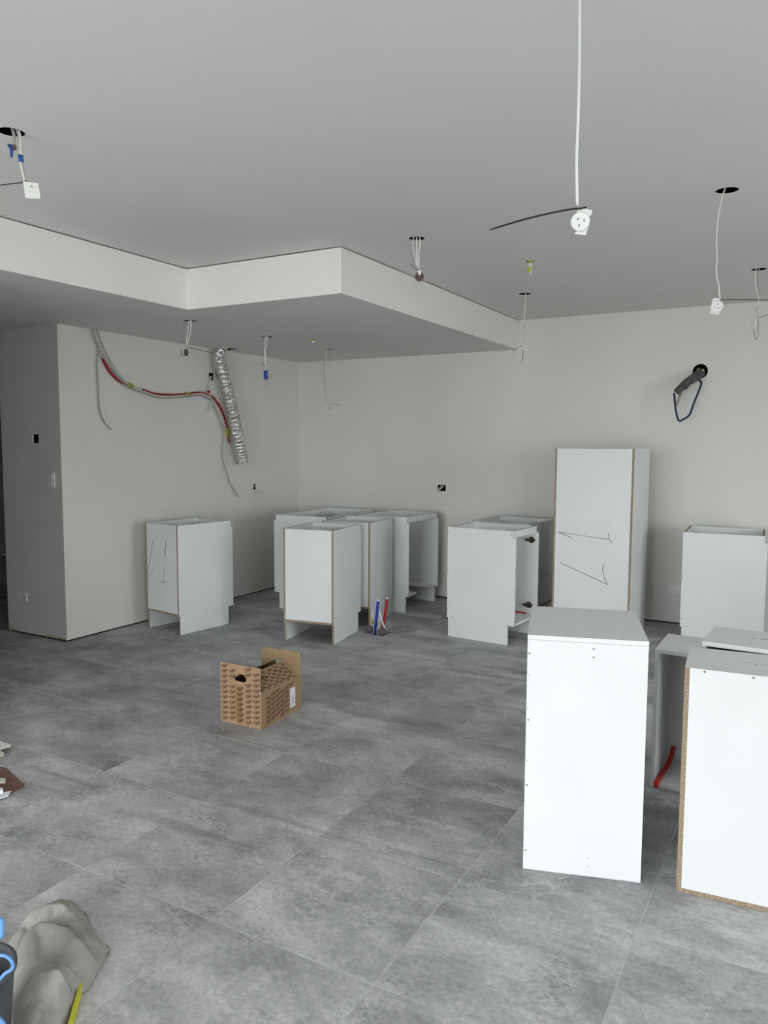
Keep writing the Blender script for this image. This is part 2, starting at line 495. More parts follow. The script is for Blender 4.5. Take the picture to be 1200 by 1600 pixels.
fascia((SOX, SOY+.012), (SOX, YB), (1, 0))

# walls
GAP = 0.012
boxL = onx(398, 761, XL); boxK = onx(330.5, 588.5, XL)
wl = panel('wall_left', rect(YN, GAP, YB, ZS), [rect(boxL.y-.024, boxL.z-.03, boxL.y+.024, boxL.z+.03), rect(boxK.y-.035, boxK.z-.035, boxK.y+.035, boxK.z+.035)],
           lambda u, v, t: (XL-t, u, v), 0.012, 'wall_paint', kind='structure', cavity=0.06)
boxB = ony(690, 762.5, YB); pipeB = ony(1094, 580, YB)
wb = panel('wall_back', rect(XL-.1, GAP, RX, ZC), [rect(boxB.x-.045, boxB.z-.03, boxB.x+.045, boxB.z+.03), circle(pipeB.x, pipeB.z, .060)],
           lambda u, v, t: (u, YB+t, v), 0.012, 'wall_paint', kind='structure', cavity=0.10)
sq = ony(55.5, 685.5, YN)
we = panel('wall_end', rect(-5.663, GAP, XL-.012, ZS), [rect(sq.x-.037, sq.z-.033, sq.x+.037, sq.z+.033)], lambda u, v, t: (u, YN+t, v), 0.012, 'chipped_plaster', kind='structure', cavity=0.06)
MB().box((XL-.10, YN+.02, 0), (XL-.0125, YB, GAP)).build('wall_left_gap_shade', 'cavity_shade', wl)  # black strips behind the wall-foot gaps; the gap's shade is in their colour
MB().box((XL-.1, YB+.0125, 0), (RX, YB+.10, GAP)).build('wall_back_gap_shade', 'cavity_shade', wb)
MB().box((-5.65, YN+.0125, 0), (XL-.02, YN+.10, GAP)).build('wall_end_gap_shade', 'cavity_shade', we)
MB().box((-5.663, YN+.013, 0), (-5.563, HY1, ZS)).build('wall_hall', 'wall_paint', kind='structure')
MB().box((HX0-.1, NWY, 0), (HX0, HY1, ZC)).build('wall_hall_far', 'wall_paint', kind='structure')
MB().box((HX0-.1, HY1, 0), (XL, HY1+.1, ZC)).build('wall_hall_end', 'wall_paint', kind='structure')
MB().box((HX0-.1, NWY-.1, 0), (NWX, NWY, ZS)).build('wall_hall_near', 'wall_paint', kind='structure')
MB().box((NWX-.1, RY0, 0), (NWX, NWY-.1, ZS)).build('wall_left_near', 'wall_paint', kind='structure')
mb = MB()
ZT = ZC+.22
mb.box((HX0-.3, RY0-.12, 0), (REAR_OPEN[0], RY0, ZT)); mb.box((REAR_OPEN[1], RY0-.12, 0), (RX+.12, RY0, ZT)); mb.box((REAR_OPEN[0], RY0-.12, REAR_OPEN[3]), (REAR_OPEN[1], RY0, ZT))
mb.build('wall_rear', 'wall_paint', kind='structure')
mb = MB()
ya = RY0
for RO in RIGHT_OPENS:
    mb.box((RX, ya, 0), (RX+.12, RO[0], ZT)); mb.box((RX, RO[0], RO[3]), (RX+.12, RO[1], ZT)); ya = RO[1]
mb.box((RX, ya, 0), (RX+.12, HY1+.3, ZT))
mb.build('wall_right', 'wall_paint', kind='structure')
MB().box((HX0-.3, RY0, -.05), (HX0-.2, HY1+.3, ZT)).build('light_seal_left', 'wall_paint', kind='structure')  # unseen shell, added to keep sky light out of the voids
MB().box((HX0-.2, HY1+.2, -.05), (RX, HY1+.3, ZT)).build('light_seal_back', 'wall_paint', kind='structure')  # back side of the same added shell
def opening_frame(name, fn, u0, u1, z1):  # frames around the guessed, unseen openings
    r = empty(name, fn(u0, 0, 0), kind='structure')
    for a, b in ((u0, u0+.05), (u1-.05, u1), ((u0+u1)/2-.03, (u0+u1)/2+.03)):
        MB().prism(rect(a, 0, b, z1), lambda u, v, t: fn(u, v, t), 0.0, .08).build('frame_post', 'aluminium_frame', r, world=True)
    MB().prism(rect(u0, z1-.05, u1, z1), lambda u, v, t: fn(u, v, t), 0.0, .08).build('frame_head', 'aluminium_frame', r, world=True)
opening_frame('guessed_opening_1', lambda u, v, t: Vector((u, RY0-.02-t, v)), REAR_OPEN[0], REAR_OPEN[1], REAR_OPEN[3])
for k, RO in enumerate(RIGHT_OPENS):
    opening_frame('guessed_opening_%d' % (k+2), lambda u, v, t: Vector((RX+.02+t, u, v)), RO[0], RO[1], RO[3])
MB().box((-30, -30, -0.30), (30, 30, -0.20)).build('floor_outside', 'concrete_outside', kind='structure')

# ------------------------------------------------------------------ cabinets
T = 0.016
def caps(parent, pts, p0, n, r=0.0042, mtl='grey_dot'):
    """screw caps on a face: pixels -> points on that face"""
    for px, py in pts:
        c = onplane(px, py, p0, n)
        MB().disc(c - n*0.001, n, r, 0.0016, 10).build('screw_cap', mtl, parent, world=True)
def pen(parent, strokes, p0, n, w=0.0032, name='pen_mark', mtl='black_ink'):
    n = n.normalized()
    for st in strokes:
        mb = MB()
        P = [onplane(x, y, p0, n)+n*0.0004 for x, y in st]
        if len(st) > 3: P = smooth_path(P, 6)
        L_, R_ = [], []
        for k in range(len(P)):
            t = (P[min(k+1, len(P)-1)]-P[max(k-1, 0)]).normalized()
            if 0 < k < len(P)-1:
                t1 = (P[k]-P[k-1]).normalized(); t2 = (P[k+1]-P[k]).normalized()
                if t1.dot(t2) < -.2: t = t1
            sd = n.cross(t).normalized()*w/2
            L_.append(P[k]-sd); R_.append(P[k]+sd)
        m_ = len(P); V_ = L_+R_
        V_ = V_+[v+n*0.0004 for v in V_]
        fs = []
        for k in range(m_-1):
            fs += [(2*m_+k, 2*m_+k+1, 3*m_+k+1, 3*m_+k), (k, k+1, 2*m_+k+1, 2*m_+k), (m_+k, m_+k+1, 3*m_+k+1, 3*m_+k)]
        fs += [(0, m_, 3*m_, 2*m_), (m_-1, 2*m_-1, 4*m_-1, 3*m_-1)]
        mb.add(V_, fs)
        mb.build(name, mtl, parent, world=True)
def wpt(root, x, y, z): return root.matrix_basis @ Vector((x, y, z))
def wdir(root, x, y, z): return (root.matrix_basis.to_3x3() @ Vector((x, y, z))).normalized()

def side_profile(d, h, kick=True, notch=True, rear=True, hk=.150, kk=.055, tn=.021, hn=.052):
    """(y,z) outline and which edges show raw board (1)"""
    P = []; E = []
    def a(y, z, e): P.append((y, z)); E.append(e)
    if rear: a(.012, 0, 1)
    else: a(0, 0, 1)
    if kick: a(d-kk, 0, 0); a(d-kk, hk, 0); a(d, hk, 0)
    else: a(d, 0, 0)
    if notch: a(d, h-hn, 0); a(d-tn, h-hn, 0); a(d-tn, h, 1)
    else: a(d, h, 1)
    a(0, h, 1)
    if rear: a(0, hk, 1); a(.012, hk, 1)
    return P, E
def base_cabinet(label, X, Y, th, w, d=.56, h=.873, hk=.150, bottom_cut=None, rail=True, edge_raw=1, kk=.055, tn=.021):
    r = empty('base_cabinet', (X, Y, 0), th, label=label, cat='cabinet', group='open white base cabinets')
    P, E = side_profile(d, h, hk=hk, kk=kk, tn=tn)
    E = [e*edge_raw for e in E]
    if not edge_raw: E = [1 if (P[i][1] == h and P[(i+1) % len(P)][1] == h) else 0 for i in range(len(P))]
    for x0 in (0, w-T):
        MB().prism(P, lambda u, v, t: (t, u, v), x0, x0+T, 0, E).build('side_panel', ['white_melamine', 'particle_board'], r)
    MB().box((T, 0.002, hk+T), (w-T, 0.002+T, h-.001), {'+z': 1}).build('back_panel', ['white_melamine', 'particle_board'], r)
    if bottom_cut:
        c0, c1, dep = bottom_cut
        poly = [(T, .002), (w-T, .002), (w-T, d-.002), (c1, d-.002), (c1, d-dep), (c0, d-dep), (c0, d-.002), (T, d-.002)]
        MB().prism(poly, lambda u, v, t: (u, v, t), hk, hk+T, 0, [1, 0, 0, 1, 1, 1, 0, 0]).build('bottom_panel', ['white_melamine', 'particle_board'], r)
    else:
        MB().box((T, .002, hk), (w-T, d-.002, hk+T), {'-y': 1, '-z': 1}).build('bottom_panel', ['white_melamine', 'particle_board'], r)
    if rail:
        MB().box((T, d-tn-T, h-.052), (w-T, d-tn, h), {'+z': 1, '-z': 1}).build('front_rail', ['white_melamine', 'particle_board'], r)
        MB().box((T, d-tn-T-.07, h-.052), (w-T, d-tn-T, h-.036), {}).build('stretcher', ['white_melamine', 'particle_board'], r)
    return r
def crop(ox, oy, s, *pts): return [(ox+x/s, oy+y/s) for x, y in pts]
def hinge(root, x, y, z, sgn):
    """cup hinge mounted on the inner face at local x, opening towards sgn*x"""
    hg = MB().box((min(x, x+sgn*.004), y-.030, z-.024), (max(x, x+sgn*.004), y+.006, z+.024)).build('hinge', 'hinge_metal', root)
    MB().box((min(x+sgn*.004, x+sgn*.018), y-.058, z-.010), (max(x+sgn*.004, x+sgn*.018), y+.020, z+.010)).build('hinge_arm', 'hinge_metal', hg)

# the cabinet by the left wall with pen marks on its back
r = base_cabinet('white base cabinet with large pen marks on its back, standing alone by the left wall', -4.782, 4.508, -.1368, .416, .566, .876)
p0, n = wpt(r, 0, 0.002, 0), wdir(r, 0, -1, 0)
pen(r, [crop(200, 760, 4, (159,322), (138,450), (123,568), (162,516)), crop(200, 760, 4, (228,425), (240,333), (222,598)), crop(200, 760, 4, (202,603), (252,598))], p0, n)
p0, n = wpt(r, .416, 0, 0), wdir(r, 1, 0, 0)
caps(r, crop(200, 760, 4, (311,284), (315,525), (318,763), (347,803), (492,771)), p0, n, .0038)
# the one in the middle, back to the photographer
r = base_cabinet('narrow white base cabinet with clean bright back panel, nearest behind the cardboard box', -3.569, 4.756, .1578, .422, .549, .873)
p0, n = wpt(r, .422, 0, 0), wdir(r, 1, 0, 0)
caps(r, crop(420, 780, 4.286, (525,790), (432,255), (432,410)), p0, n, .0038)
# behind it
r = base_cabinet('white base cabinet directly behind the blue and red floor pipes', -3.646, 5.401, .1553, .438, .550, .872, kk=.04)
for z in (.70, .50): MB().box((.438-T-.012, .545, z-.03), (.438-T+.004, .558, z+.03)).build('hinge', 'hinge_metal', r)
# wide one in the corner
base_cabinet('wide open-topped base cabinet in the room corner, behind the cluster of narrow cabinets', -3.800, 5.700, 1.6068, .916, .567, .871)
# open-fronted one against the back wall
r = base_cabinet('open-fronted base cabinet with cut-out bottom panel against the back wall', -3.716, 6.713, -1.5752, .617, .540, .871, bottom_cut=(.19, .45, .30), kk=.03)
p0, n = wpt(r, .617, 0, 0), wdir(r, 1, 0, 0)
caps(r, crop(420, 780, 4.286, (900,618)), p0, n, .0045)
# hinged one, seen from its side
r = base_cabinet('white base cabinet with two dark hinges and a red strip inside', -2.5014, 5.981, -1.6432, .456, .578, .876, edge_raw=0)
hinge(r, T, .578-.045, .765, 1); hinge(r, T, .578-.055, .235, 1)
for k in range(5):
    MB().disc((T-.0006, .578-.115, .46+k*.032), (1, 0, 0), .0028, .0014, 8).build('shelf_hole', 'grey_dot', r)
p0, n = wpt(r, .456, 0, 0), wdir(r, 1, 0, 0)
caps(r, crop(680, 780, 6, (123,315), (120,672), (117,1025), (158,1103), (413,1138), (717,320), (716,341), (727,357), (678,1180), (742,1170)), p0, n, .0038)
a = wpt(r, T+.004, .30, .168); b_ = wpt(r, .30, .50, .168)
tag(MB().tube(smooth_path([wpt(r, .030, .16, .172), wpt(r, .040, .32, .172), wpt(r, .045, .50, .172)], 5), .011, 8, flat=.45).build('red_strip', 'red_plastic'),
    'straight red plastic strip lying in the hinged base cabinet', 'strip', 'red plastic strips')
# the one behind it
r = base_cabinet('shadowed base cabinet squeezed between the hinged cabinet and the tall one', -2.0326, 6.060, 1.5156, .58, .567, .872)
p0, n = wpt(r, 0, 0.002, 0), wdir(r, 0, -1, 0)
pen(r, [crop(680, 780, 6, (1062,285), (1056,400), (1050,500)), crop(680, 780, 6, (1008,745), (1032,705), (1064,697))], p0, n)
# the one at the right edge of frame
r = base_cabinet('white base cabinet by the back wall, to the right of the tall cabinet', -0.900, 6.685, -1.519, .541, .573, .873, edge_raw=0)
p0, n = wpt(r, .541, 0, 0), wdir(r, 1, 0, 0)
caps(r, crop(980, 780, 5.333, (458,657), (447,995), (493,1062), (1161,322), (1161,340), (1161,357)), p0, n, .004)

# tall cabinet
tw, td, thh = .606, .57, 1.4966
r = empty('tall_cabinet', (-1.8127, 5.95, 0), -.0079, label='tall white cabinet with big sideways pen marks on its back panel', cat='cabinet')
for x0 in (0, tw-T):
    MB().prism(rect(0, 0, td, thh), lambda u, v, t: (t, u, v), x0, x0+T, 0, [1, 0, 1, 1]).build('side_panel', ['white_melamine', 'particle_board'], r)
MB().box((T, .002, .05), (tw-T, .002+T, thh-.001)).build('back_panel', 'white_melamine', r)
MB().box((T, .018, thh-T-.001), (tw-T, td-.002, thh-.001)).build('top_panel', 'white_melamine', r)
MB().box((T, .018, .05), (tw-T, td-.002, .05+T)).build('bottom_panel', 'white_melamine', r)
MB().box((T, .018, .75), (tw-T, td-.03, .75+T)).build('shelf', 'white_melamine', r)
p0, n = wpt(r, 0, .002, 0), wdir(r, 0, -1, 0)
pen(r, [crop(840, 680, 5.333, (288,857), (172,807), (592,868)), crop(840, 680, 5.333, (587,818), (598,865), (617,900)),
        crop(840, 680, 5.333, (187,1062), (585,1245)), crop(840, 680, 5.333, (585,1245), (560,1195), (544,1140), (543,1105), (550,1072))], p0, n, .004)
caps(r, crop(840, 680, 5.333, (473,116), (738,116)), p0, n, .004)

# near carcass with the clean side panel
aw, ad, ah = .405, .497, .8586
r = empty('wall_cabinet', (-.8649, 2.5684, 0), .293, label='bright white cabinet carcass standing nearest on the open floor', cat='cabinet', group='closed-top white cabinets on the right')
MB().box((0, 0, 0), (aw, T, ah-T-.001)).build('side_panel', 'white_melamine', r)
MB().box((0, ad-T, 0), (aw, ad, ah-T-.001)).build('side_panel', 'white_melamine', r)
MB().box((-.0005, -.0005, ah-T), (aw+.0005, ad, ah)).build('top_panel', 'white_melamine', r)
MB().box((T, T, .002), (aw, ad-T, T+.002)).build('bottom_panel', 'white_melamine', r)
MB().box((.002, T, T+.002), (T, ad-T, ah-T-.001)).build('back_panel', 'white_melamine', r)
MB().box((T, T, .43), (aw-.02, ad-T, .43+T)).build('shelf', 'white_melamine', r)
p0, n = wpt(r, 0, 0, 0), wdir(r, 0, -1, 0)
caps(r, crop(800, 930, 3, (82,272), (383,252), (383,292), (76,584), (70,890), (63,1195)), p0, n, .0036)
caps(r, crop(800, 930, 3, (358,1232), (358,1272), (78,374), (73,530), (70,775)), p0, n, .002)
p0, n = wpt(r, 0, 0, ah), Vector((0, 0, 1))
caps(r, [(829, 985), (921, 956), (927, 991), (980, 957)], p0, n, .003)

# near carcass with chipboard edges at the right edge of frame
bw, bd, bh = .90, .293, .7853  # unseen right end widened to keep the low open cabinet in shade
r = empty('wall_cabinet', (-.3607, 2.6942, 0), .085, label='white cabinet carcass with bare chipboard edges down the left and along the bottom', cat='cabinet', group='closed-top white cabinets on the right')
MB().box((0, 0, 0), (T, bd, bh), {'-y': 1, '-z': 1}).build('side_panel', ['white_melamine', 'particle_board'], r)
MB().box((bw-T, 0, 0), (bw, bd, bh), {'-y': 1}).build('side_panel', ['white_melamine', 'particle_board'], r)
MB().box((T, 0, 0), (bw-T, bd, T), {'-y': 1}).build('bottom_panel', ['white_melamine', 'particle_board'], r)
MB().box((T, 0.0005, T), (bw-T, T, bh-.0005)).build('back_panel', 'white_melamine', r)
MB().box((T, T, bh-T-.0006), (bw-T, bd, bh-.0006)).build('top_panel', 'white_melamine', r)
MB().box((T, T, .40), (bw-T, bd-.02, .40+T)).build('shelf', 'white_melamine', r)
p0, n = wpt(r, 0, 0.0005, 0), wdir(r, 0, -1, 0)
caps(r, crop(1000, 960, 5.715, (577,512), (1015,566)), p0, n, .0042)
p0, n = wpt(r, 0, 0, bh-.0006), Vector((0, 0, 1))
pen(r, [[(1161,1034.8), (1169.5,1035.5)], [(1172.5,1036), (1174.5,1036.2)], [(1182,1035), (1183.5,1035.2)], [(1178,1038), (1184,1038.6)], [(1190,1039.2), (1200,1040.2)]], p0, n, .004, 'printed_mark', 'faint_ink')

# open one behind it, its top a little higher
cw, cd, ch = .90, .285, .799  # also stretched out of view to block light from the low cabinet
r = empty('wall_cabinet', (-.350, 3.038, 0), -.045, label='white cabinet carcass directly behind the chipboard-edged one, its top edge showing above it', cat='cabinet', group='closed-top white cabinets on the right')
for x0 in (0, cw-T): MB().box((x0, 0, 0), (x0+T, cd, ch)).build('side_panel', 'white_melamine', r)
MB().box((T, .0005, ch-T-.001), (cw-T, cd, ch-.0008)).build('top_panel', 'white_melamine', r)
MB().box((T, .0005, .001), (cw-T, cd, T)).build('bottom_panel', 'white_melamine', r)
MB().box((T, cd-T, T), (cw-T, cd-.001, ch-T-.001)).build('back_panel', 'particle_board', r)  # unseen back made raw board so less light bounces into the low cabinet
p0, n = wpt(r, 0, 0, ch-.0008), Vector((0, 0, 1))
pen(r, [[(1173,997.3), (1182,998)], [(1190,999), (1200,1000)]], p0, n, .006, 'printed_mark', 'faint_ink')

# dark open-fronted one
ow, od, oh = .60, .33, .6246
r = empty('wall_cabinet', (-.5962, 3.5063, 0), .0, label='low open-fronted cabinet with shadowed inside and a red strip on its bottom', cat='cabinet', group='closed-top white cabinets on the right')
for x0 in (0, ow-T): MB().box((x0, 0, 0), (x0+T, od, oh-T)).build('side_panel', 'white_melamine', r)
MB().box((-.001, 0, oh-T), (ow+.001, od, oh)).build('top_panel', 'white_melamine', r)
MB().box((T, .0, .0), (ow-T, od, T)).build('bottom_panel', 'white_melamine', r)
MB().box((T, od-T, T), (ow-T, od, oh-T)).build('back_panel', 'white_melamine', r)
tag(MB().tube(smooth_path([wpt(r, .050, od-T-.012, .085), wpt(r, .045, od-.08, .045), wpt(r, .036, .17, .026), wpt(r, .030, .07, .0235), wpt(r, .028, -.006, .0235), wpt(r, .028, -.012, .004)], 6), .011, 8, flat=.45).build('red_strip', 'red_plastic'),
    'curved red plastic strip hanging over the front of the low open cabinet', 'strip', 'red plastic strips')

# ------------------------------------------------------------------ cardboard carton
bw_, bl, bh_, be = .278, .370, .192, .332
box = empty('cardboard_box', (-2.809, 3.1645, 0), .016, label='brown printed cardboard carton with upright handle ends on the tiled floor', cat='box')
def word_mesh():
    cu = bpy.data.curves.new('word', 'FONT'); cu.body = 'Titus'; cu.size = 1.0
    cu.resolution_u = 1; cu.offset = 0.035; cu.space_character = 0.92; cu.align_x = 'CENTER'; cu.align_y = 'CENTER'
    o = bpy.data.objects.new('word', cu); COL.objects.link(o)
    dg = bpy.context.evaluated_depsgraph_get()
    me = o.evaluated_get(dg).to_mesh()
    V = [v.co.copy() for v in me.vertices]; Fc = [tuple(p.vertices) for p in me.polygons]
    bpy.data.objects.remove(o); bpy.data.curves.remove(cu)
    xs = [v.x for v in V]; w = max(xs)-min(xs)
    return [(v.x/w, v.y/w) for v in V], Fc
WV, WF = word_mesh()
def print_words(parent, fn, cells, length, ang, ok=lambda u, v: True, name='printed_lettering', squash=1.0):
    mb = MB(); c, s = math.cos(ang), math.sin(ang)
    for (u, v) in cells:
        pts = [(u+length*(c*x-s*y*squash), v+length*(s*x+c*y*squash)) for x, y in WV]
        if not all(ok(a, b) for a, b in pts): continue
        mb.add([fn(a, b) for a, b in pts], WF)
    o = mb.build(name, 'brown_print', parent)
    return o
def scallop(cx, cz, w, h):
    return [(cx-w/2, cz-h*.12), (cx-w/2+.010, cz-h*.42), (cx+w*.25, cz-h*.48), (cx+w*.36, cz-h*.5), (cx+w*.5, cz-h*.2), (cx+w*.5, cz+h*.10), (cx+w*.36, cz+h*.36), (cx+w*.1, cz+h*.5), (cx-w*.12, cz+h*.44), (cx-w*.22, cz+h*.2)]
CT = .004
# near end with hand hole
hole = scallop(.136, .262, .085, .045)
e1 = panel('end_panel', [(0, 0), (bw_, 0), (bw_, bh_+.012), (bw_-.006, bh_+.016), (bw_-.004, be), (.002, be)], [hole], lambda u, v, t: (u, t, v), CT, 'cardboard', box)
cells = [(.030+.0545*i, .022+.0292*j+.004*((i*2) % 3)) for i in range(5) for j in range(-1, 12)]
print_words(e1, lambda a, b: (a, -.0006, b), cells, .043, .58, lambda a, b: 0.002 < a < bw_-.002 and .002 < b < be-.002 and not inside((a, b), scallop(.136, .262, .088, .048)), squash=1.25)
MB().box((.108, -.00025, .010), (.150, -.0001, .215)).build('tape', 'packing_tape', box)
# far end, its plain inner face shows
e2 = panel('end_panel', [(0, 0), (bw_, 0), (bw_, be-.012), (bw_-.012, be), (.014, be), (0, be-.03)], [rect(.100, .250, .172, .272)], lambda u, v, t: (u, bl-t, v), CT, 'cardboard', box)
# side walls
for x0 in (0, bw_-CT):
    sw = MB().box((x0, CT, 0), (x0+CT, bl-CT, bh_)).build('side_wall', 'cardboard', box)
    if x0:
        xs = bw_+.0004
        cells = [(.022+.0415*i, .016+.0262*j+.009*(i % 3)) for i in range(9) for j in range(8)]
        print_words(sw, lambda a, b: (xs, a, b), cells, .038, .50, lambda a, b: .006 < a < bl-.006 and .004 < b < bh_-.003 and not (.262 < a < .312 and .03 < b < .155), squash=1.5)
        lb = MB().box((xs-.0002, .262, .038), (xs+.0006, .312, .150)).build('paper_label', 'paper_white', sw)
        s = MB()
        for k, (u, v, w_, h_) in enumerate([(.278, .070, .004, .035), (.284, .068, .010, .004), (.293, .060, .003, .030), (.287, .082, .008, .003), (.270, .064, .006, .003)]):
            s.box((xs+.0005, u, v), (xs+.0009, u+w_, v+h_))
        s.build('handwriting', 'grey_dot', lb)
        MB().box((bw_-.0003, .232, 0), (bw_+.0012, .236, bh_)).build('flap_edge', 'cardboard', sw)
MB().box((CT, CT, .001), (bw_-CT, bl-CT, .005)).build('bottom_board', 'cardboard', box)
# sloping roof flaps, an open slot between them
zt = be-.062
for sgn in (1, -1):
    def ff(u, v, t, sgn=sgn):      # u along the box, v up the slope
        x = bw_-.001 - v*(bw_*.40)
        x = x if sgn > 0 else bw_-x
        return (x, u, bh_+v*(zt-bh_)+t)
    fl = MB().prism([(CT+.001, 0), (bl-CT-.001, 0), (bl-CT-.001, 1), (CT+.001, 1)], lambda u, v, t: ff(u, v, t), 0, .003).build('roof_flap', 'cardboard', box)
    if sgn > 0:
        cells = [(.020+.0300*i, .12+.24*j+.09*(i % 2)) for i in range(12) for j in range(4)]
        mb = MB()
        for (u, v) in cells:
            L = .026; q = [(u-L/2, v-.055), (u+L/2, v-.02), (u+L/2, v+.055), (u-L/2, v+.02)]
            c_, s_ = math.cos(.15), math.sin(.15)
            pts = [(u+L*(c_*x-s_*y), v+(L*(s_*x+c_*y*1.9))/.125) for x, y in WV]
            if all(.006 < a < bl-.008 and .02 < b < .98 for a, b in pts): mb.add([ff(a, b, .0035) for a, b in pts], WF)
        mb.build('printed_lettering', 'brown_print', fl)
        mb = MB()
        for k in range(4):
            a0 = Vector(ff(.070+k*.018, .45+.06*(k % 2), .004)); a1 = Vector(ff(.078+k*.018, .70-.05*(k % 2), .004)); a2 = Vector(ff(.090+k*.018, .52, .004))
            mb.tube([a0, a1, a2], .0014, 5)
        mb.build('handwriting', 'black_ink', fl)
MB().box((CT+.012, CT+.01, .006), (bw_-CT-.012, bl-CT-.01, .185)).build('slot_shade_block', 'cavity_shade', box)  # black block added inside so the slot between the flaps looks dark

# ------------------------------------------------------------------ leads hanging from the ceilings
def socket(parent, c, face, r=.026, tilt=0.0, lugs=True, mtl='white_plastic', depth=.020):
    """round plug base: drum, rim, pin slots and fixing lugs; face = unit vector the slots look along"""
    c = Vector(c); n = Vector(face).normalized()
    sx = Vector((0, 0, 1)).cross(n)
    sx = sx.normalized() if sx.length > 1e-3 else Vector((1, 0, 0)); sy = n.cross(sx)
    R = lambda a, b, t: c + (sx*math.cos(tilt)+sy*math.sin(tilt))*a + (sy*math.cos(tilt)-sx*math.sin(tilt))*b + n*t
    b = MB().tube([c-n*depth*.5, c+n*depth*.38, c+n*depth*.5], r, 24, radii=[r, r, r*.93]).build('plug_base', mtl, parent, world=True)
    for (a, bb, ang) in ((-.0085, .005, -.45), (.0085, .005, .45), (0, -.011, 0)):
        ca, sa = math.cos(ang), math.sin(ang); q = []
        for (x, y) in ((-.0013, -.004), (.0013, -.004), (.0013, .004), (-.0013, .004)):
            q.append((a+(ca*x-sa*y), bb+(sa*x+ca*y)))
        k = r/.026
        MB().prism([(x*k, y*k) for x, y in q], R, depth*.46, depth*.5+.0004).build('pin_slot', 'black_plastic', b)
        bpy.context.view_layer.update()
    if lugs:
        MB().prism([(-.62*r, .75*r), (.9*r, .75*r), (.9*r, 1.35*r), (-.62*r, 1.35*r)], R, -depth*.5, -depth*.1).build('mounting_lug', mtl, parent, world=True)
        MB().prism([(-.2*r, -1.35*r), (1.05*r, -1.2*r), (1.05*r, -.2*r), (.6*r, -.2*r)], R, -depth*.5, -depth*.2).build('mounting_lug', mtl, parent, world=True)
    return b
def hang(name, label, key, ref=None, sof=False, **kw):
    x, y, r = (SOF_HOLES if sof else CEIL_HOLES)[key]
    z = ZS if sof else ZC
    return empty(name, (x, y, z+.02), label=label, cat=kw.get('cat', 'cable'), group=kw.get('group', 'leads hanging from ceiling holes')), Vector((x, y, z))
def cable(parent, pts, r=.0035, mtl='white_cable', name='cable', flat=1.0, seg=7):
    return MB().tube(smooth_path(pts, 6), r, seg, flat=flat).build(name, mtl, parent, world=True)
def tie(parent, pts, r=.0022, name='cable_tie'):
    P = smooth_path(pts, 6)
    rad = [r*1.0]*len(P); rad[-1] = r*.3
    if len(P) > 4: rad[-2] = r*.7
    return MB().tube(P, r, 6, radii=rad, flat=.5).build(name, 'black_plastic', parent, world=True)
TOW = -HF
def D(ref):
    return lambda x, y, dz=0.0: at_depth(x, y, ref - HF*dz)

# near pendant lead with the round socket
e, h = hang('hanging_socket_lead', 'nearest white flat lead with a round socket and long black cable tie', 'P')
q = D(h)
top = h + Vector((0, 0, .03))
x0 = q(906, 0)
cable(e, [top, Vector((q(906,0).x, q(906,0).y, (ZC+x0.z)/2+.03)), q(906, 0), q(905.5, 90), q(903.5, 180), q(901, 250), q(902, 322)], .0072, 'white_plastic', flat=.5)
c = q(906.5, 346)
socket(e, c, (TOW*.92 + Vector((0, 0, -.30)) - Vector((right.x, right.y, 0))*.15), r=.0232, tilt=-.28)
tie(e, [q(916, 324, .012), q(905, 326, .014), q(895, 326.5, .012), q(860, 333, .01), q(815, 344, .0), q(764, 359.5, -.01)], .0046)
# lead by hole E
e, h = hang('hanging_socket_lead', 'white lead with a small three-pin socket and straight black tie, upper right', 'E')
q = D(h)
pp = crop(1080, 280, 6.15, (310,130), (285,230), (262,350), (248,480), (243,600), (248,760), (240,900), (262,1010), (275,1140))
cable(e, [h+Vector((0, 0, .03))]+[q(*a) for a in pp], .0052, 'white_cable', flat=.6)
c = q(*crop(1080, 280, 6.15, (250,1222))[0])
socket(e, c, (TOW*.8 - Vector((right.x, right.y, 0))*.45 + Vector((0, 0, -.25))), r=.0262, tilt=2.9)
tie(e, [q(*a) for a in crop(1080, 280, 6.15, (245,1160), (315,1157), (520,1158), (740,1161), (900, 1163))], .0036)
# lead by hole F
e, h = hang('hanging_socket_lead', 'pair of white leads with a small socket and dangling loop at the right edge', 'F')
q = D(h)
cable(e, [h+Vector((0, 0, .03))]+[q(*a) for a in crop(1080, 280, 6.15, (618,880), (615,960), (625,1060), (648,1140), (640,1230), (618,1340))], .0045)
cable(e, [h+Vector((0.01, 0, .03))]+[q(*a) for a in crop(1080, 280, 6.15, (640,900), (642,1000), (652,1100), (650,1180), (630,1260), (640,1350), (645,1450), (635,1535), (615,1530), (603,1440))], .004, 'grey_cable')
socket(e, q(*crop(1080, 280, 6.15, (598,1380))[0]), (-Vector((right.x, right.y, 0))*.9 + TOW*.3), r=.024)
tie(e, [q(*a) for a in crop(1080, 280, 6.15, (605,1340), (640,1335), (690,1318), (760,1292))], .0036)
# hole D
e, h = hang('hanging_socket_lead', 'thin white lead with a small socket and two black tie tails near the soffit end', 'D')
q = D(h)
cable(e, [h+Vector((0, 0, .03))]+[q(*a) for a in crop(620, 350, 5, (1008,555), (1003,650), (995,740), (990,820), (992,935))], .0042)
cable(e, [h+Vector((0.008, 0, .03))]+[q(*a) for a in crop(620, 350, 5, (1003,560), (1000,660), (1000,760), (995,840), (994,935))], .003, 'grey_cable')
socket(e, q(*crop(620, 350, 5, (1004,972))[0]), (Vector((right.x, right.y, 0))*.8 + TOW*.55), r=.024)
tie(e, [q(*a) for a in crop(620, 350, 5, (988,945), (960,958), (930,978), (906,1005))], .003)
tie(e, [q(*a) for a in crop(620, 350, 5, (988,960), (985,1020), (980,1075))], .004)
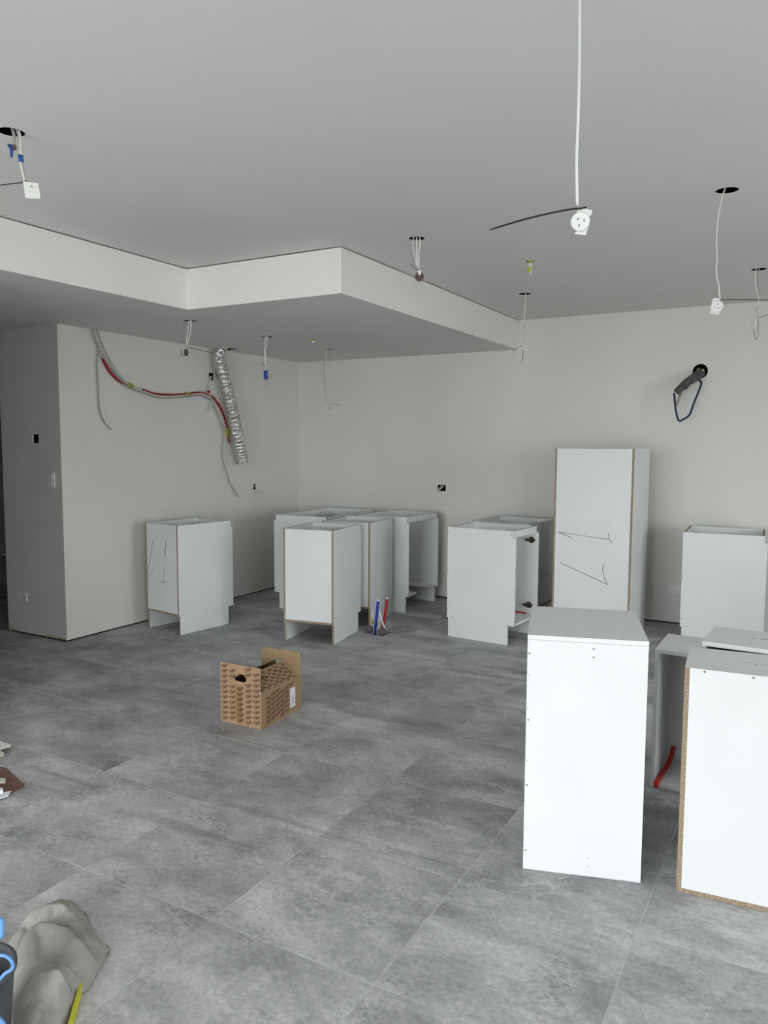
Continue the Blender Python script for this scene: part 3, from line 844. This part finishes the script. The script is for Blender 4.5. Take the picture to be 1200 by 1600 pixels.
# hole B: three leads and a dark round base
e, h = hang('hanging_socket_lead', 'three white leads tied to a dark maroon round base in front of the soffit', 'B')
q = D(h)
for k, pts in enumerate([((125,150), (130,200), (140,260), (160,330)), ((155,140), (154,220), (155,270), (165,340)), ((182,140), (172,220), (172,280), (172,345))]):
    cable(e, [h+Vector((.012*(k-1), 0, .03))]+[q(*a) for a in crop(620, 350, 5, *pts)], .0042)
c = q(*crop(620, 350, 5, (177,412))[0])
socket(e, c, TOW + Vector((0, 0, -.2)), r=.026, mtl='maroon_plastic', lugs=False, depth=.018)
MB().prism([(-.008, -.012), (.008, -.012), (.008, .012), (-.008, .012)], lambda a, b, t: c + Vector((right.x, right.y, 0))*a + Vector((0, 0, b+.02)) + TOW*(.010+t), 0, .004).build('terminal_block', 'white_plastic', e, world=True)
mb = MB()
for k in range(6):
    an = k*1.1; mb.box(*[tuple(v) for v in ((c+Vector((right.x, right.y, 0))*(.015*math.cos(an))+Vector((0,0,.015*math.sin(an)))+TOW*.009-Vector((.003,.003,.003))), (c+Vector((right.x, right.y, 0))*(.015*math.cos(an))+Vector((0,0,.015*math.sin(an)))+TOW*.009+Vector((.003,.003,.003))))])
mb.build('terminal_screws', 'black_plastic', e, world=True)
tie(e, [q(*a) for a in crop(620, 350, 5, (172,362), (150,352), (128,332), (105,308))], .003)
# hole A upper left
e, h = hang('hanging_socket_lead', 'white lead with blue tape and a square white socket at the upper left', 'A')
q = D(h)
cable(e, [h+Vector((0, 0, .03))]+[q(*a) for a in crop(0, 190, 10, (215,200), (215,280), (212,340), (215,400))], .006, 'grey_cable')
cable(e, [h+Vector((0.02, 0.01, .03))]+[q(*a) for a in crop(0, 190, 10, (315,230), (318,380), (322,520), (320,640), (350,780), (385,920))], .0045)
cable(e, [h+Vector((0.015, 0.0, .03))]+[q(*a) for a in crop(0, 190, 10, (285,230), (300,400), (318,540), (350,680), (375,800), (395,920))], .003, 'grey_cable')
MB().ball(q(21.5, 230.5), .010, 10, 7, jit=.3).build('wire_joint', 'maroon_plastic', e, world=True)
MB().tube([q(14.5, 226, .008), q(18, 233, .008), q(18, 246, .008)], .006, 6, flat=.4, radii=[.011, .008, .0045]).build('blue_tape', 'blue_tape', e, world=True)
MB().tube([q(32, 242.5), q(33, 253)], .0095, 8).build('blue_tape', 'blue_tape', e, world=True)
c = q(50, 299)
RXv = Vector((right.x, right.y, 0)).normalized()
def blk(a, b, t): return c + (RXv*.93-TOW*.3).normalized()*a + Vector((0, 0, 1))*b + Vector((right.x, right.y, 0))*(.12*-b) + (TOW*.93+RXv*.3).normalized()*t
MB().prism([(-.025, -.030), (.025, -.028), (.027, -.01), (.025, .028), (-.025, .030)], blk, -.012, .012).build('plug_base', 'white_plastic', e, world=True)
MB().prism([(-.004, .012), (.006, .012), (.006, .016), (-.004, .016)], blk, .0118, .0126).build('pin_slot', 'grey_dot', e, world=True)
tie(e, [q(42, 282.5), q(36, 285), q(20, 287), q(0, 289.5), q(-30, 294)], .0034)
# hole C: small lime-tagged stub in the ceiling
def stub(key, sof, lab, pts, tagpts):
    e, h = hang('ceiling_service_stub', lab, key, sof=sof, cat='pipe stub', group='stubs poking out of small ceiling holes')
    q = D(h)
    MB().tube([h+Vector((0, 0, .03)), q(*pts[0])], .013, 12).build('collar', 'lime_plastic', e, world=True)
    MB().tube([q(*pts[0]), q(*pts[1])], .012, 12).build('stub_pipe', 'white_plastic', e, world=True)
    if tagpts:
        P = [q(*a, .012) for a in tagpts]
        mb = MB(); mb.add(P+[p-HF*.002 for p in P], [tuple(range(len(P))), tuple(range(len(P), 2*len(P)))]+[(i, (i+1) % len(P), len(P)+(i+1) % len(P), len(P)+i) for i in range(len(P))])
        mb.build('lime_tag', 'lime_plastic', e, world=True)
stub('C', False, 'small white stub with a lime green tag in the main ceiling', [(828.5, 411), (828, 421)], crop(620, 350, 5, (1012,345), (1048,328), (1052,355), (1040,375), (1020,365)))
e = bpy.data.objects['ceiling_service_stub']
q = D(Vector((CEIL_HOLES['C'][0], CEIL_HOLES['C'][1], ZC)))
MB().tube([q(829, 419), q(828.5, 430)], .006, 8, radii=[.012, .002]).build('white_tail', 'white_plastic', e, world=True)
stub('I', True, 'tiny capped stub in the underside of the soffit', [(489.5, 532), (489.5, 536)], None)
# soffit leads
e, h = hang('hanging_socket_lead', 'two leads with a clear round base whose black tie reaches the foil duct', 'G', sof=True)
q = D(h)
for k, pts in enumerate([((375,230), (355,400), (330,540), (325,720)), ((425,230), (420,380), (385,560), (335,730))]):
    cable(e, [h+Vector((.012*k, 0, .03))]+[q(*a) for a in crop(270, 490, 15, *pts)], .0045)
c = q(*crop(270, 490, 15, (300,915))[0])
MB().disc(c-RXv*.004, RXv, .024, .018, 16).build('plug_base', 'maroon_plastic', e, world=True)
MB().disc(c-RXv*.034, RXv, .024, .030, 16).build('clear_cover', 'clear_plastic', e, world=True)
tie(e, [q(*a) for a in crop(270, 490, 15, (290,790), (330,790), (500,825), (760,882), (955,925))], .004)
e, h = hang('hanging_socket_lead', 'leads wrapped in blue tape hanging under the soffit near the corner', 'H', sof=True)
q = D(h)
for k, pts in enumerate([((232,250), (225,330), (222,420), (235,590)), ((255,250), (238,340), (232,440), (238,590))]):
    cable(e, [h+Vector((.01*k, 0, .03))]+[q(*a) for a in crop(380, 490, 6.667, *pts)], .0042)
MB().box((-1, -1, -1), (1, 1, 1))
cc = q(*crop(380, 490, 6.667, (236,640))[0])
MB().tube([cc+Vector((0, 0, .034)), cc-Vector((0, 0, .034))], .019, 10).build('blue_tape', 'blue_tape', e, world=True)
MB().disc(cc+RXv*.012, RXv, .020, .022, 12).build('plug_base', 'clear_plastic', e, world=True)
cable(e, [q(*a) for a in crop(380, 490, 6.667, (238,680), (238,740), (235,785))], .0075, 'grey_cable')
tie(e, [q(*a) for a in crop(380, 490, 6.667, (238,592), (232,560), (215,530), (196,512))], .004)
e, h = hang('hanging_socket_lead', 'long thin lead with a tiny socket and sideways tie against the back wall', 'J', sof=True)
q = D(h)
for k, pts in enumerate([((845,385), (843,500), (848,640), (855,780), (866,935)), ((865,385), (865,520), (863,700), (862,840), (870,940))]):
    cable(e, [h+Vector((.008*k, 0, .03))]+[q(*a) for a in crop(380, 490, 6.667, *pts)], .003, 'grey_cable' if k == 0 else 'white_cable')
socket(e, q(*crop(380, 490, 6.667, (868,978))[0]), -RXv*.7 + TOW*.6, r=.024)
tie(e, [q(*a) for a in crop(380, 490, 6.667, (868,945), (890,942), (950,942), (1018,950))], .0042)
tie(e, [q(*a) for a in crop(380, 490, 6.667, (888,945), (895,975), (902,1005))], .005)

# ------------------------------------------------------------------ things on the left wall
def W(off=.02):
    return lambda x, y, o=0.0: onx(130+x/4.138, 490+y/4.138, XL+off+o)
w = W(.02)
bundle = empty('cable_bundle', w(300, 465), label='red and grey cables taped together, drooping across the left wall', cat='cable')
red = [w(*a) for a in ((125,290), (168,370), (228,432), (290,466), (385,492), (460,516), (550,523), (650,519), (740,510), (820,530), (870,580), (910,660), (932,740), (942,840))]
MB().tube(smooth_path(red[:4], 6), .0135, 8, flat=.7).build('red_conduit', 'red_pipe', bundle, world=True)
MB().tube(smooth_path(red[4:], 6), .0105, 8, flat=.8).build('red_conduit', 'red_pipe', bundle, world=True)
gre = [(70,96), (100,190), (180,330), (290,458), (400,505), (470,530), (560,536), (680,526), (760,518), (830,545)]
for k, (dx, dy, o, mt) in enumerate(((0, 0, .012, 'white_cable'), (-16, 11, .010, 'grey_cable'), (26, -3, .004, 'grey_cable'), (12, -16, .0, 'white_cable'))):
    g = [w(x+dx*(.4+.6*math.sin(i*.7+k)), y+dy, o) for i, (x, y) in enumerate(gre)]
    g[0] = Vector((g[0].x, g[0].y, ZS+.01))
    MB().tube(smooth_path(g, 6), .0052, 7).build('cable', mt, bundle, world=True)
for k, pts in enumerate([((830,545), (880,630), (915,720), (925,770), (905,860), (915,980), (945,1080), (1000,1185)), ((835,550), (890,680), (915,770), (940,860), (938,940), (925,1010), (960,1110), (985,1180)), ((825,545), (870,650), (905,760), (900,880), (905,960), (930,1030), (950,1100), (1012,1186))]):
    MB().tube(smooth_path([w(*a, .004*k) for a in pts], 6), .0045, 7).build('cable', ['white_cable', 'white_cable', 'grey_cable'][k], bundle, world=True)
for pts in (((822,405), (808,450), (806,500), (822,545)), ((828,405), (822,470), (815,505), (826,548)), ((835,555), (820,600), (808,630)), ((832,550), (826,600), (815,622))):
    MB().tube(smooth_path([w(*a, .006) for a in pts], 5), .0042, 7).build('cable', 'white_cable', bundle, world=True)
MB().tube([w(806, 505, .016), w(816, 505, .016)], .012, 8).build('red_tape', 'red_pipe', bundle, world=True)
for a, b in (((288,458), (315,472)), ((660,520), (684,526)), ((924,745), (930,795))):
    MB().tube([w(*a, .002), w(*b, .002)], .020, 10).build('green_tape', 'green_tape', bundle, world=True)
hl = [w(*a) for a in ((76,96), (98,200), (90,330), (98,480), (104,610), (130,690), (180,750))]
hl[0] = Vector((hl[0].x, hl[0].y, ZS+.01))
MB().tube(smooth_path(hl, 6), .006, 7).build('loose_wall_cable', 'grey_cable', label='single grey cable hanging down the left wall over the bracket', cat='cable')
# mounting bracket under it
pb = onx(130+115/4.138, 490+648/4.138, XL)
br = empty('mounting_bracket', pb, label='white plasterboard mounting bracket high on the left wall behind the hanging cable', cat='bracket')
MB().box((XL, pb.y-.058, pb.z-.038), (XL+.003, pb.y+.058, pb.z+.038)).build('plate', 'wall_paint', br, world=True)
for (a0, b0, a1, b1) in ((-.058, .035, -.012, .038), (.012, .035, .058, .038), (-.058, -.038, -.012, -.035), (.012, -.038, .058, -.035), (-.060, -.038, -.056, -.010), (-.060, .010, -.056, .038), (.056, -.038, .060, -.010), (.056, .010, .060, .038)):
    MB().box((XL+.003, pb.y+a0, pb.z+b0), (XL+.0055, pb.y+a1, pb.z+b1)).build('bracket_lip', 'white_plastic', br, world=True)
for a0, b0 in ((-.035, .0), (.035, .0), (0, .015), (0, -.015)):
    MB().disc((XL+.0028, pb.y+a0, pb.z+b0), (1, 0, 0), .004, .001, 8).build('screw_hole', 'grey_dot', br, world=True)
# foil duct
c0 = XL+.100
dp = [Vector((c0, 5.617, ZS+.10)), onx(337.5+5, 556, c0), onx(352, 600, c0), onx(362.5, 640, c0), onx(370.5, 680, c0), onx(377, 712, c0-.02), onx(379, 722, c0-.03)]
P = smooth_path(dp, 26)
rad = []
for i in range(len(P)):
    t = i/(len(P)-1)
    rr = .058*(1+.055*math.sin(i*2*math.pi/4.0)+.03*noise.noise(Vector((i*.9, 3, 1))))
    if t > .955: rr *= max(.12, math.sqrt(max(0, 1-((t-.955)/.046)**2)))
    rad.append(rr)
mb = MB(); mb.tube(P, .058, 26, radii=rad)
vs = []
for v in mb.v:
    p = Vector(v); k = noise.noise_vector(p*45)*.006 + noise.noise_vector(p*110)*.004
    vs.append(tuple(p+k))
mb.v = vs
mb.sm = [False]*len(mb.f)
duct = mb.build('foil_duct', 'aluminium_foil', label='crinkled silver foil flexible duct hanging from the soffit against the left wall', cat='duct')
# cables in the wall boxes
ob = empty('wall_box_cables', boxL, label='white cables sprouting from a black wall opening above the corner cabinet', cat='cable')
for pts in (((396,758), (393,764), (398,770), (406,768), (414,773)), ((400,757), (395,762), (397,766), (402,764), (405,768))):
    MB().tube(smooth_path([onx(x, y, XL-.03+.02*k) for k, (x, y) in enumerate(pts)], 5), .005, 7).build('cable', 'white_cable', ob, world=True)
ob = empty('wall_box_cables', boxB, label='short white cable poking out of a black opening in the back wall', cat='cable')
for k, pts in enumerate((((693,759), (688,764), (684,767)), ((690,758), (687,763), (683,766.5)))):
    MB().tube(smooth_path([ony(x, y, YB+.04-.03*i) for i, (x, y) in enumerate(pts)], 5), .007, 7).build('cable', ['white_cable', 'grey_cable'][k], ob, world=True)

# ------------------------------------------------------------------ switches and power points
def plate(name, label, c, u, n, w_, h_, gangs, upright=False, cat='power point'):
    r = empty(name, c, label=label, cat=cat)
    u = Vector(u); n = Vector(n); zz = Vector((0, 0, 1))
    fn = lambda a, b, t: c + u*a + zz*b + n*t
    k = .006
    MB().prism([(-w_/2+k, -h_/2), (w_/2-k, -h_/2), (w_/2, -h_/2+k), (w_/2, h_/2-k), (w_/2-k, h_/2), (-w_/2+k, h_/2), (-w_/2, h_/2-k), (-w_/2, -h_/2+k)], fn, 0, .009).build('cover_plate', 'white_plastic', r, world=True)
    for g in gangs:
        if g[0] == 'rocker':
            MB().prism(rect(g[1]-g[3]/2, g[2]-g[4]/2, g[1]+g[3]/2, g[2]+g[4]/2), fn, .009, .0125).build('rocker', 'white_plastic', r, world=True)
        else:
            for (a, b) in ((-.008, .006), (.008, .006), (0, -.009)):
                MB().prism(rect(g[1]+a-.0015, g[2]+b-.004, g[1]+a+.0015, g[2]+b+.004), fn, .0088, .0095).build('pin_slot', 'grey_dot', r, world=True)
GP = [('pins', -.027, -.012), ('pins', .027, -.012), ('rocker', -.035, .024, .014, .012), ('rocker', .035, .024, .014, .012)]
c = ony(35.5, 932, YN); plate('power_point', 'white double power point low on the dark end wall at the left', c, (1, 0, 0), (0, -1, 0), .116, .072, GP)
c = ony(81, 750, YN); plate('light_switch', 'white upright light switch on the dark end wall near the corner', c, (1, 0, 0), (0, -1, 0), .072, .116, [('rocker', .008, .027, .020, .040), ('rocker', .008, -.027, .020, .040)], cat='switch')
c = ony(1056, 921, YB); plate('power_point', 'white double power point low on the back wall beside the tall cabinet', c, (1, 0, 0), (0, -1, 0), .116, .072, GP)

# ------------------------------------------------------------------ lagged pipes from the back wall
e = empty('lagged_pipes', pipeB, label='grey lagged pipe with a thin blue pipe loop sticking out of the back wall', cat='pipe')
def pw(x, y, o): return ony(1030+x/12, 550+y/12, YB-o)
MB().tube(smooth_path([pw(770,390,-.06), pw(745,395,.03), pw(650,470,.10), pw(500,580,.16), pw(400,680,.19), pw(320,760,.20)], 6), .030, 12, radii=None).build('lagging_tube', 'pipe_lagging', e, world=True)
MB().tube(smooth_path([pw(810,370,-.05), pw(800,420,.04), pw(690,500,.11), pw(590,560,.15)], 6), .022, 12).build('lagging_tube', 'pipe_lagging', e, world=True)
MB().tube([pw(520,580,.165), pw(440,655,.185)], .034, 12).build('lagging_sleeve', 'pipe_lagging', e, world=True)
MB().tube(smooth_path([pw(280,770,.20), pw(290,900,.205), pw(310,1080,.205), pw(345,1240,.20), pw(385,1295,.20), pw(450,1260,.19), pw(565,1180,.17), pw(650,960,.14), pw(730,760,.11), pw(790,590,.08), pw(765,545,.06), pw(730,480,.05)], 5), .0085, 8).build('blue_pipe', 'navy_pipe', e, world=True)
MB().tube([pw(410,770,.195), pw(370,880,.20), pw(330,1000,.205)], .010, 8).build('drain_tail', 'copper_dull', e, world=True)
for a, b in (((735,335), (770,365)), ((815,345), (830,370))):
    MB().ball(pw(*a, .02), .014, 8, 6).build('capped_pipe_end', 'copper_dull', e, world=True)

# ------------------------------------------------------------------ floor service pipes
base = Vector((-3.06, 5.32, 0))
def fp(x, y, o=0.0): return at_depth(540+x/12, 900+y/12, base + HF*o)
def pipe_thing(name, label, pts, r, mtl, cat='pipe', tip=None, group=None, down=.09):
    P = [fp(*a) for a in pts]
    P = [Vector((min(max(P[0].x, svc[0]+.025), svc[2]-.025), min(max(P[0].y, svc[1]+.03), svc[3]-.03), -down))]+P
    e = empty(name, P[0], label=label, cat=cat, group=group)
    MB().tube(smooth_path(P, 5), r, 10).build('tube', mtl, e, world=True)
    if tip:
        d = (P[-1]-P[-2]).normalized()
        MB().tube([P[-1], P[-1]+d*.016], r*.72, 10).build('end_cap', tip, e, world=True)
    return e
pipe_thing('service_pipe', 'blue water pipe standing up from the floor opening', [(552, 1030), (575, 800), (610, 475)], .0115, 'blue_pipe', tip='white_plastic', group='pipes in the floor opening')
pipe_thing('service_pipe', 'red water pipe standing up from the floor opening', [(700, 965, .03), (735, 760, .03), (776, 435, .03)], .0115, 'red_pipe', tip='white_plastic', group='pipes in the floor opening')
e = empty('floor_cable', fp(600, 1030), label='white cable looping out of the floor opening behind the blue pipe', cat='cable')
MB().tube(smooth_path([Vector((-3.06, 5.35, -.08)), fp(590, 1015, .02), fp(632, 930, .02), fp(636, 850, .02), fp(625, 760, .02), fp(628, 650, .01), fp(640, 700, -.005), fp(690, 860, -.01), fp(740, 1000, -.01), fp(765, 1065, -.01)], 6), .006, 8).build('cable_loop', 'white_plastic', e, world=True)
MB().tube(smooth_path([Vector((-3.10, 5.34, -.08)), fp(525, 900, .03), fp(510, 760, .04), fp(525, 640, .04)], 6), .004, 8).build('thin_cable', 'white_cable', e, world=True)
MB().tube([fp(500, 830, .03), fp(498, 890, .03)], .012, 8).build('lime_cap', 'lime_plastic', e, world=True)
mb = MB()
mb.ball(Vector((-3.135, 5.33, .022)), .030, 16, 10, jit=.9, sz=.8); mb.v = [tuple(Vector(v)+noise.noise_vector(Vector(v)*45)*.012) for v in mb.v]
mb.build('stuffed_rag', 'rag_cloth', label='dark grey rag stuffed into the left of the floor opening', cat='rag', group='rags in the floor opening')
mb = MB()
mb.ball(Vector((-2.995, 5.30, .018)), .027, 16, 10, jit=.9, sz=.9); mb.v = [tuple(Vector(v)+noise.noise_vector(Vector(v)*45)*.012) for v in mb.v]
mb.build('stuffed_rag', 'rag_cloth', label='grey rag crumpled below the red pipe in the floor opening', cat='rag', group='rags in the floor opening')

# ------------------------------------------------------------------ dust sheet and tools, bottom left
def fl(x, y): v = onz(x/6, 1380+y/6, 0.05); return Vector((v.x, v.y))
outline = [fl(*a) for a in ((135,1320), (120,1150), (85,860), (60,640), (40,480), (200,290), (350,150), (600,65), (760,140), (830,210), (880,380), (960,440), (1025,490), (980,580), (910,690), (835,830), (738,920), (668,1110), (606,1320), (520,1600), (140,1620))]
ol = [(p.x, p.y) for p in outline]
ridges = [([fl(*a) for a in ((-40,600), (160,380), (400,320), (560,290), (680,340), (780,400), (960,450))], .036, .030),
          ([fl(*a) for a in ((-40,800), (270,540), (360,480), (500,490), (640,540), (720,630), (900,660))], .042, .034),
          ([fl(*a) for a in ((100,1010), (250,985), (400,955), (560,935), (680,980), (740,1050))], .034, .030),
          ([fl(*a) for a in ((120,960), (280,820), (420,800), (620,830), (780,860))], .016, .03),
          ([fl(*a) for a in ((200,300), (420,140), (600,80), (740,140), (830,240))], .022, .030)]
def segd(p, a, b):
    ab = b-a; t = max(0, min(1, (p-a).dot(ab)/max(ab.dot(ab), 1e-9))); c = a+ab*t
    return (p-c).length, ab.cross(p-a) if hasattr(ab, 'cross') else 0
def cloth_h(x, y):
    p = Vector((x, y)); z = 0
    edge = min(segd(p, outline[i], outline[(i+1) % len(outline)])[0] for i in range(len(outline)))
    z += .050*min(1, edge/.07)**.6
    for R, h_, s_ in ridges:
        dmin, sd = 9, 0
        for a, b in zip(R, R[1:]):
            d_, c_ = segd(p, a, b)
            if d_ < dmin: dmin, sd = d_, c_
        s2 = s_*(.28 if sd > 0 else 1.5)
        z += h_*math.exp(-(dmin/s2)**2)*min(1, edge/.05)
    z += .009*noise.noise(Vector((x*9, y*9, 0)))+.005*noise.noise(Vector((x*28, y*28, 4)))
    return max(z, .004)
xs = [p[0] for p in ol]; ys = [p[1] for p in ol]
ring = [Vector((p.x, p.y)) for p in smooth_path([Vector((*p, 0)) for p in ol+[ol[0]]], 7)[:-1]]
rl = [(p.x, p.y) for p in ring]
pts = list(ring); NG = 105
for i in range(1, NG):
    for j in range(1, NG):
        x = min(xs)+(max(xs)-min(xs))*(i+.3*(j % 2))/NG; y = min(ys)+(max(ys)-min(ys))*j/NG
        if inside((x, y), rl): pts.append(Vector((x, y)))
nr = len(ring)
rv, _, rf, *_ = delaunay_2d_cdt(pts, [(i, (i+1) % nr) for i in range(nr)], [], 0, 1e-6)
kf = [tuple(f) for f in rf if inside(tuple(sum((rv[i] for i in f), Vector((0, 0)))/len(f)), rl)]
mb = MB()
mb.add([(v.x, v.y, cloth_h(v.x, v.y)) for v in rv], kf, 0, True)
mb.build('dust_sheet', 'dusty_canvas', label='rumpled dusty grey sheet heaped on the floor in the lower left corner', cat='cloth')
# spirit level along the sheet's edge
a = onz(129, 1534, .02); b_ = onz(102, 1632, .02)
dv = (b_-a); dv.z = 0; L = dv.length; dv.normalize(); sd = Vector((-dv.y, dv.x, 0))
if sd.dot(right) < 0: sd = -sd
lv = empty('spirit_level', (a.x, a.y, 0), label='yellow spirit level sticking out from under the dusty sheet', cat='level')
def lf(u, v, t): return Vector((a.x, a.y, 0)) + dv*u + sd*v + Vector((0, 0, t))
MB().prism(rect(-.02, -.005, .62, .001), lf, .0015, .021).build('yellow_web', 'level_yellow', lv, world=True)
for z0 in (.0003, .021): MB().prism(rect(-.02, -.007, .62, .002), lf, z0, z0+.003).build('flange', 'level_yellow', lv, world=True)
MB().prism(rect(-.025, -.008, -.02, .003), lf, .0003, .025).build('end_cap', 'black_plastic', lv, world=True)
MB().prism(rect(.10, -.0075, .20, -.005), lf, .006, .018).build('vial_block', 'black_plastic', lv, world=True)
# black tub with blue cord
tb = onz(-42, 1640, 0.0)
tub = empty('tool_tub', (tb.x, tb.y, 0), label='dark plastic tub with light blue cord cut off by the left frame edge', cat='tub')
prof = [(.075, .0), (.085, .01), (.098, .16), (.100, .20), (.108, .202), (.108, .215), (.098, .217), (.094, .205), (.080, .02)]
mbt = MB(); seg = 32; vs = []
for rr, z in prof:
    for k in range(seg):
        an = 2*math.pi*k/seg; vs.append((rr*math.cos(an), rr*math.sin(an), z))
mbt.add(vs, [(i*seg+k, i*seg+(k+1) % seg, (i+1)*seg+(k+1) % seg, (i+1)*seg+k) for i in range(len(prof)-1) for k in range(seg)], 0, True)
mbt.add([(.08*math.cos(2*math.pi*k/seg), .08*math.sin(2*math.pi*k/seg), .02) for k in range(seg)], [tuple(range(seg))])
mbt.build('tub_body', 'grey_bucket', tub)
def cordp(x, y): return at_depth(x/8.883, 1420+y/8.883, Vector((tb.x, tb.y, 0)) - HF*.10)
MB().tube(smooth_path([cordp(*a_) for a_ in ((-90,640), (0,645), (80,655), (150,710), (182,790), (150,850), (70,900), (0,975), (-90,1060))], 6), .0042, 8).build('cord', 'light_blue_cord', tub, world=True)
MB().tube(smooth_path([cordp(*a_) for a_ in ((-60,120), (20,160), (30,260), (18,370), (-60,440))], 6), .0055, 8).build('cord', 'light_blue_cord', tub, world=True)
MB().tube(smooth_path([cordp(*a_) for a_ in ((-60,1500), (20,1560), (70,1640))], 6), .0055, 8).build('cord', 'light_blue_cord', tub, world=True)

# ------------------------------------------------------------------ offcuts at the left edge
def board(name, label, pix, z0, t, mats, cat='offcut', group=None):
    P = [onz(x, y, z0+t) for x, y in pix]
    mb = MB(); n_ = len(P)
    mb.add([(p.x, p.y, z0) for p in P]+[(p.x, p.y, z0+t) for p in P], [tuple(range(n_))[::-1], tuple(range(n_, 2*n_))]+[(i, (i+1) % n_, n_+(i+1) % n_, n_+i) for i in range(n_)], [1, 0]+[1]*n_)
    return mb.build(name, mats, label=label, cat=cat, group=group)
board('plasterboard_offcut', 'white plasterboard offcut on top of the small stack at the left edge', [(-60, 1140), (17, 1163), (-10, 1172), (-110, 1150)], .020, .012, ['plasterboard', 'plaster_core'], group='offcuts at the left edge')
board('plasterboard_offcut', 'lower plasterboard offcut of the small stack at the left edge', [(-65, 1152), (6, 1175), (-20, 1186), (-115, 1160)], .0003, .0195, ['plaster_core', 'plaster_core'], group='offcuts at the left edge')
board('plywood_sheet', 'brown board lying flat on the floor at the left edge', [(-70, 1180), (10, 1215-15), (38, 1226), (18, 1237), (-40, 1262), (-130, 1210)], .0003, .008, ['brown_ply', 'brown_ply'])
board('trim_offcut', 'pointed white trim offcut along the front of the brown board', [(-60, 1252), (17, 1235.5), (13, 1243), (-58, 1266)], .0088, .004, ['paper_white', 'paper_white'], group='offcuts on the brown board')
board('trim_offcut', 'small white block on the brown board at the frame edge', [(-30, 1226), (4.5, 1231.5), (4.5, 1234.5), (-30, 1240)], .0088, .018, ['paper_white', 'paper_white'], group='offcuts on the brown board')
board('plaster_scrap', 'thin grey plaster scrap at the far edge of the brown board', [(-40, 1212), (8.5, 1216), (8, 1221), (-40, 1226)], .0088, .008, ['plaster_core', 'plaster_core'])
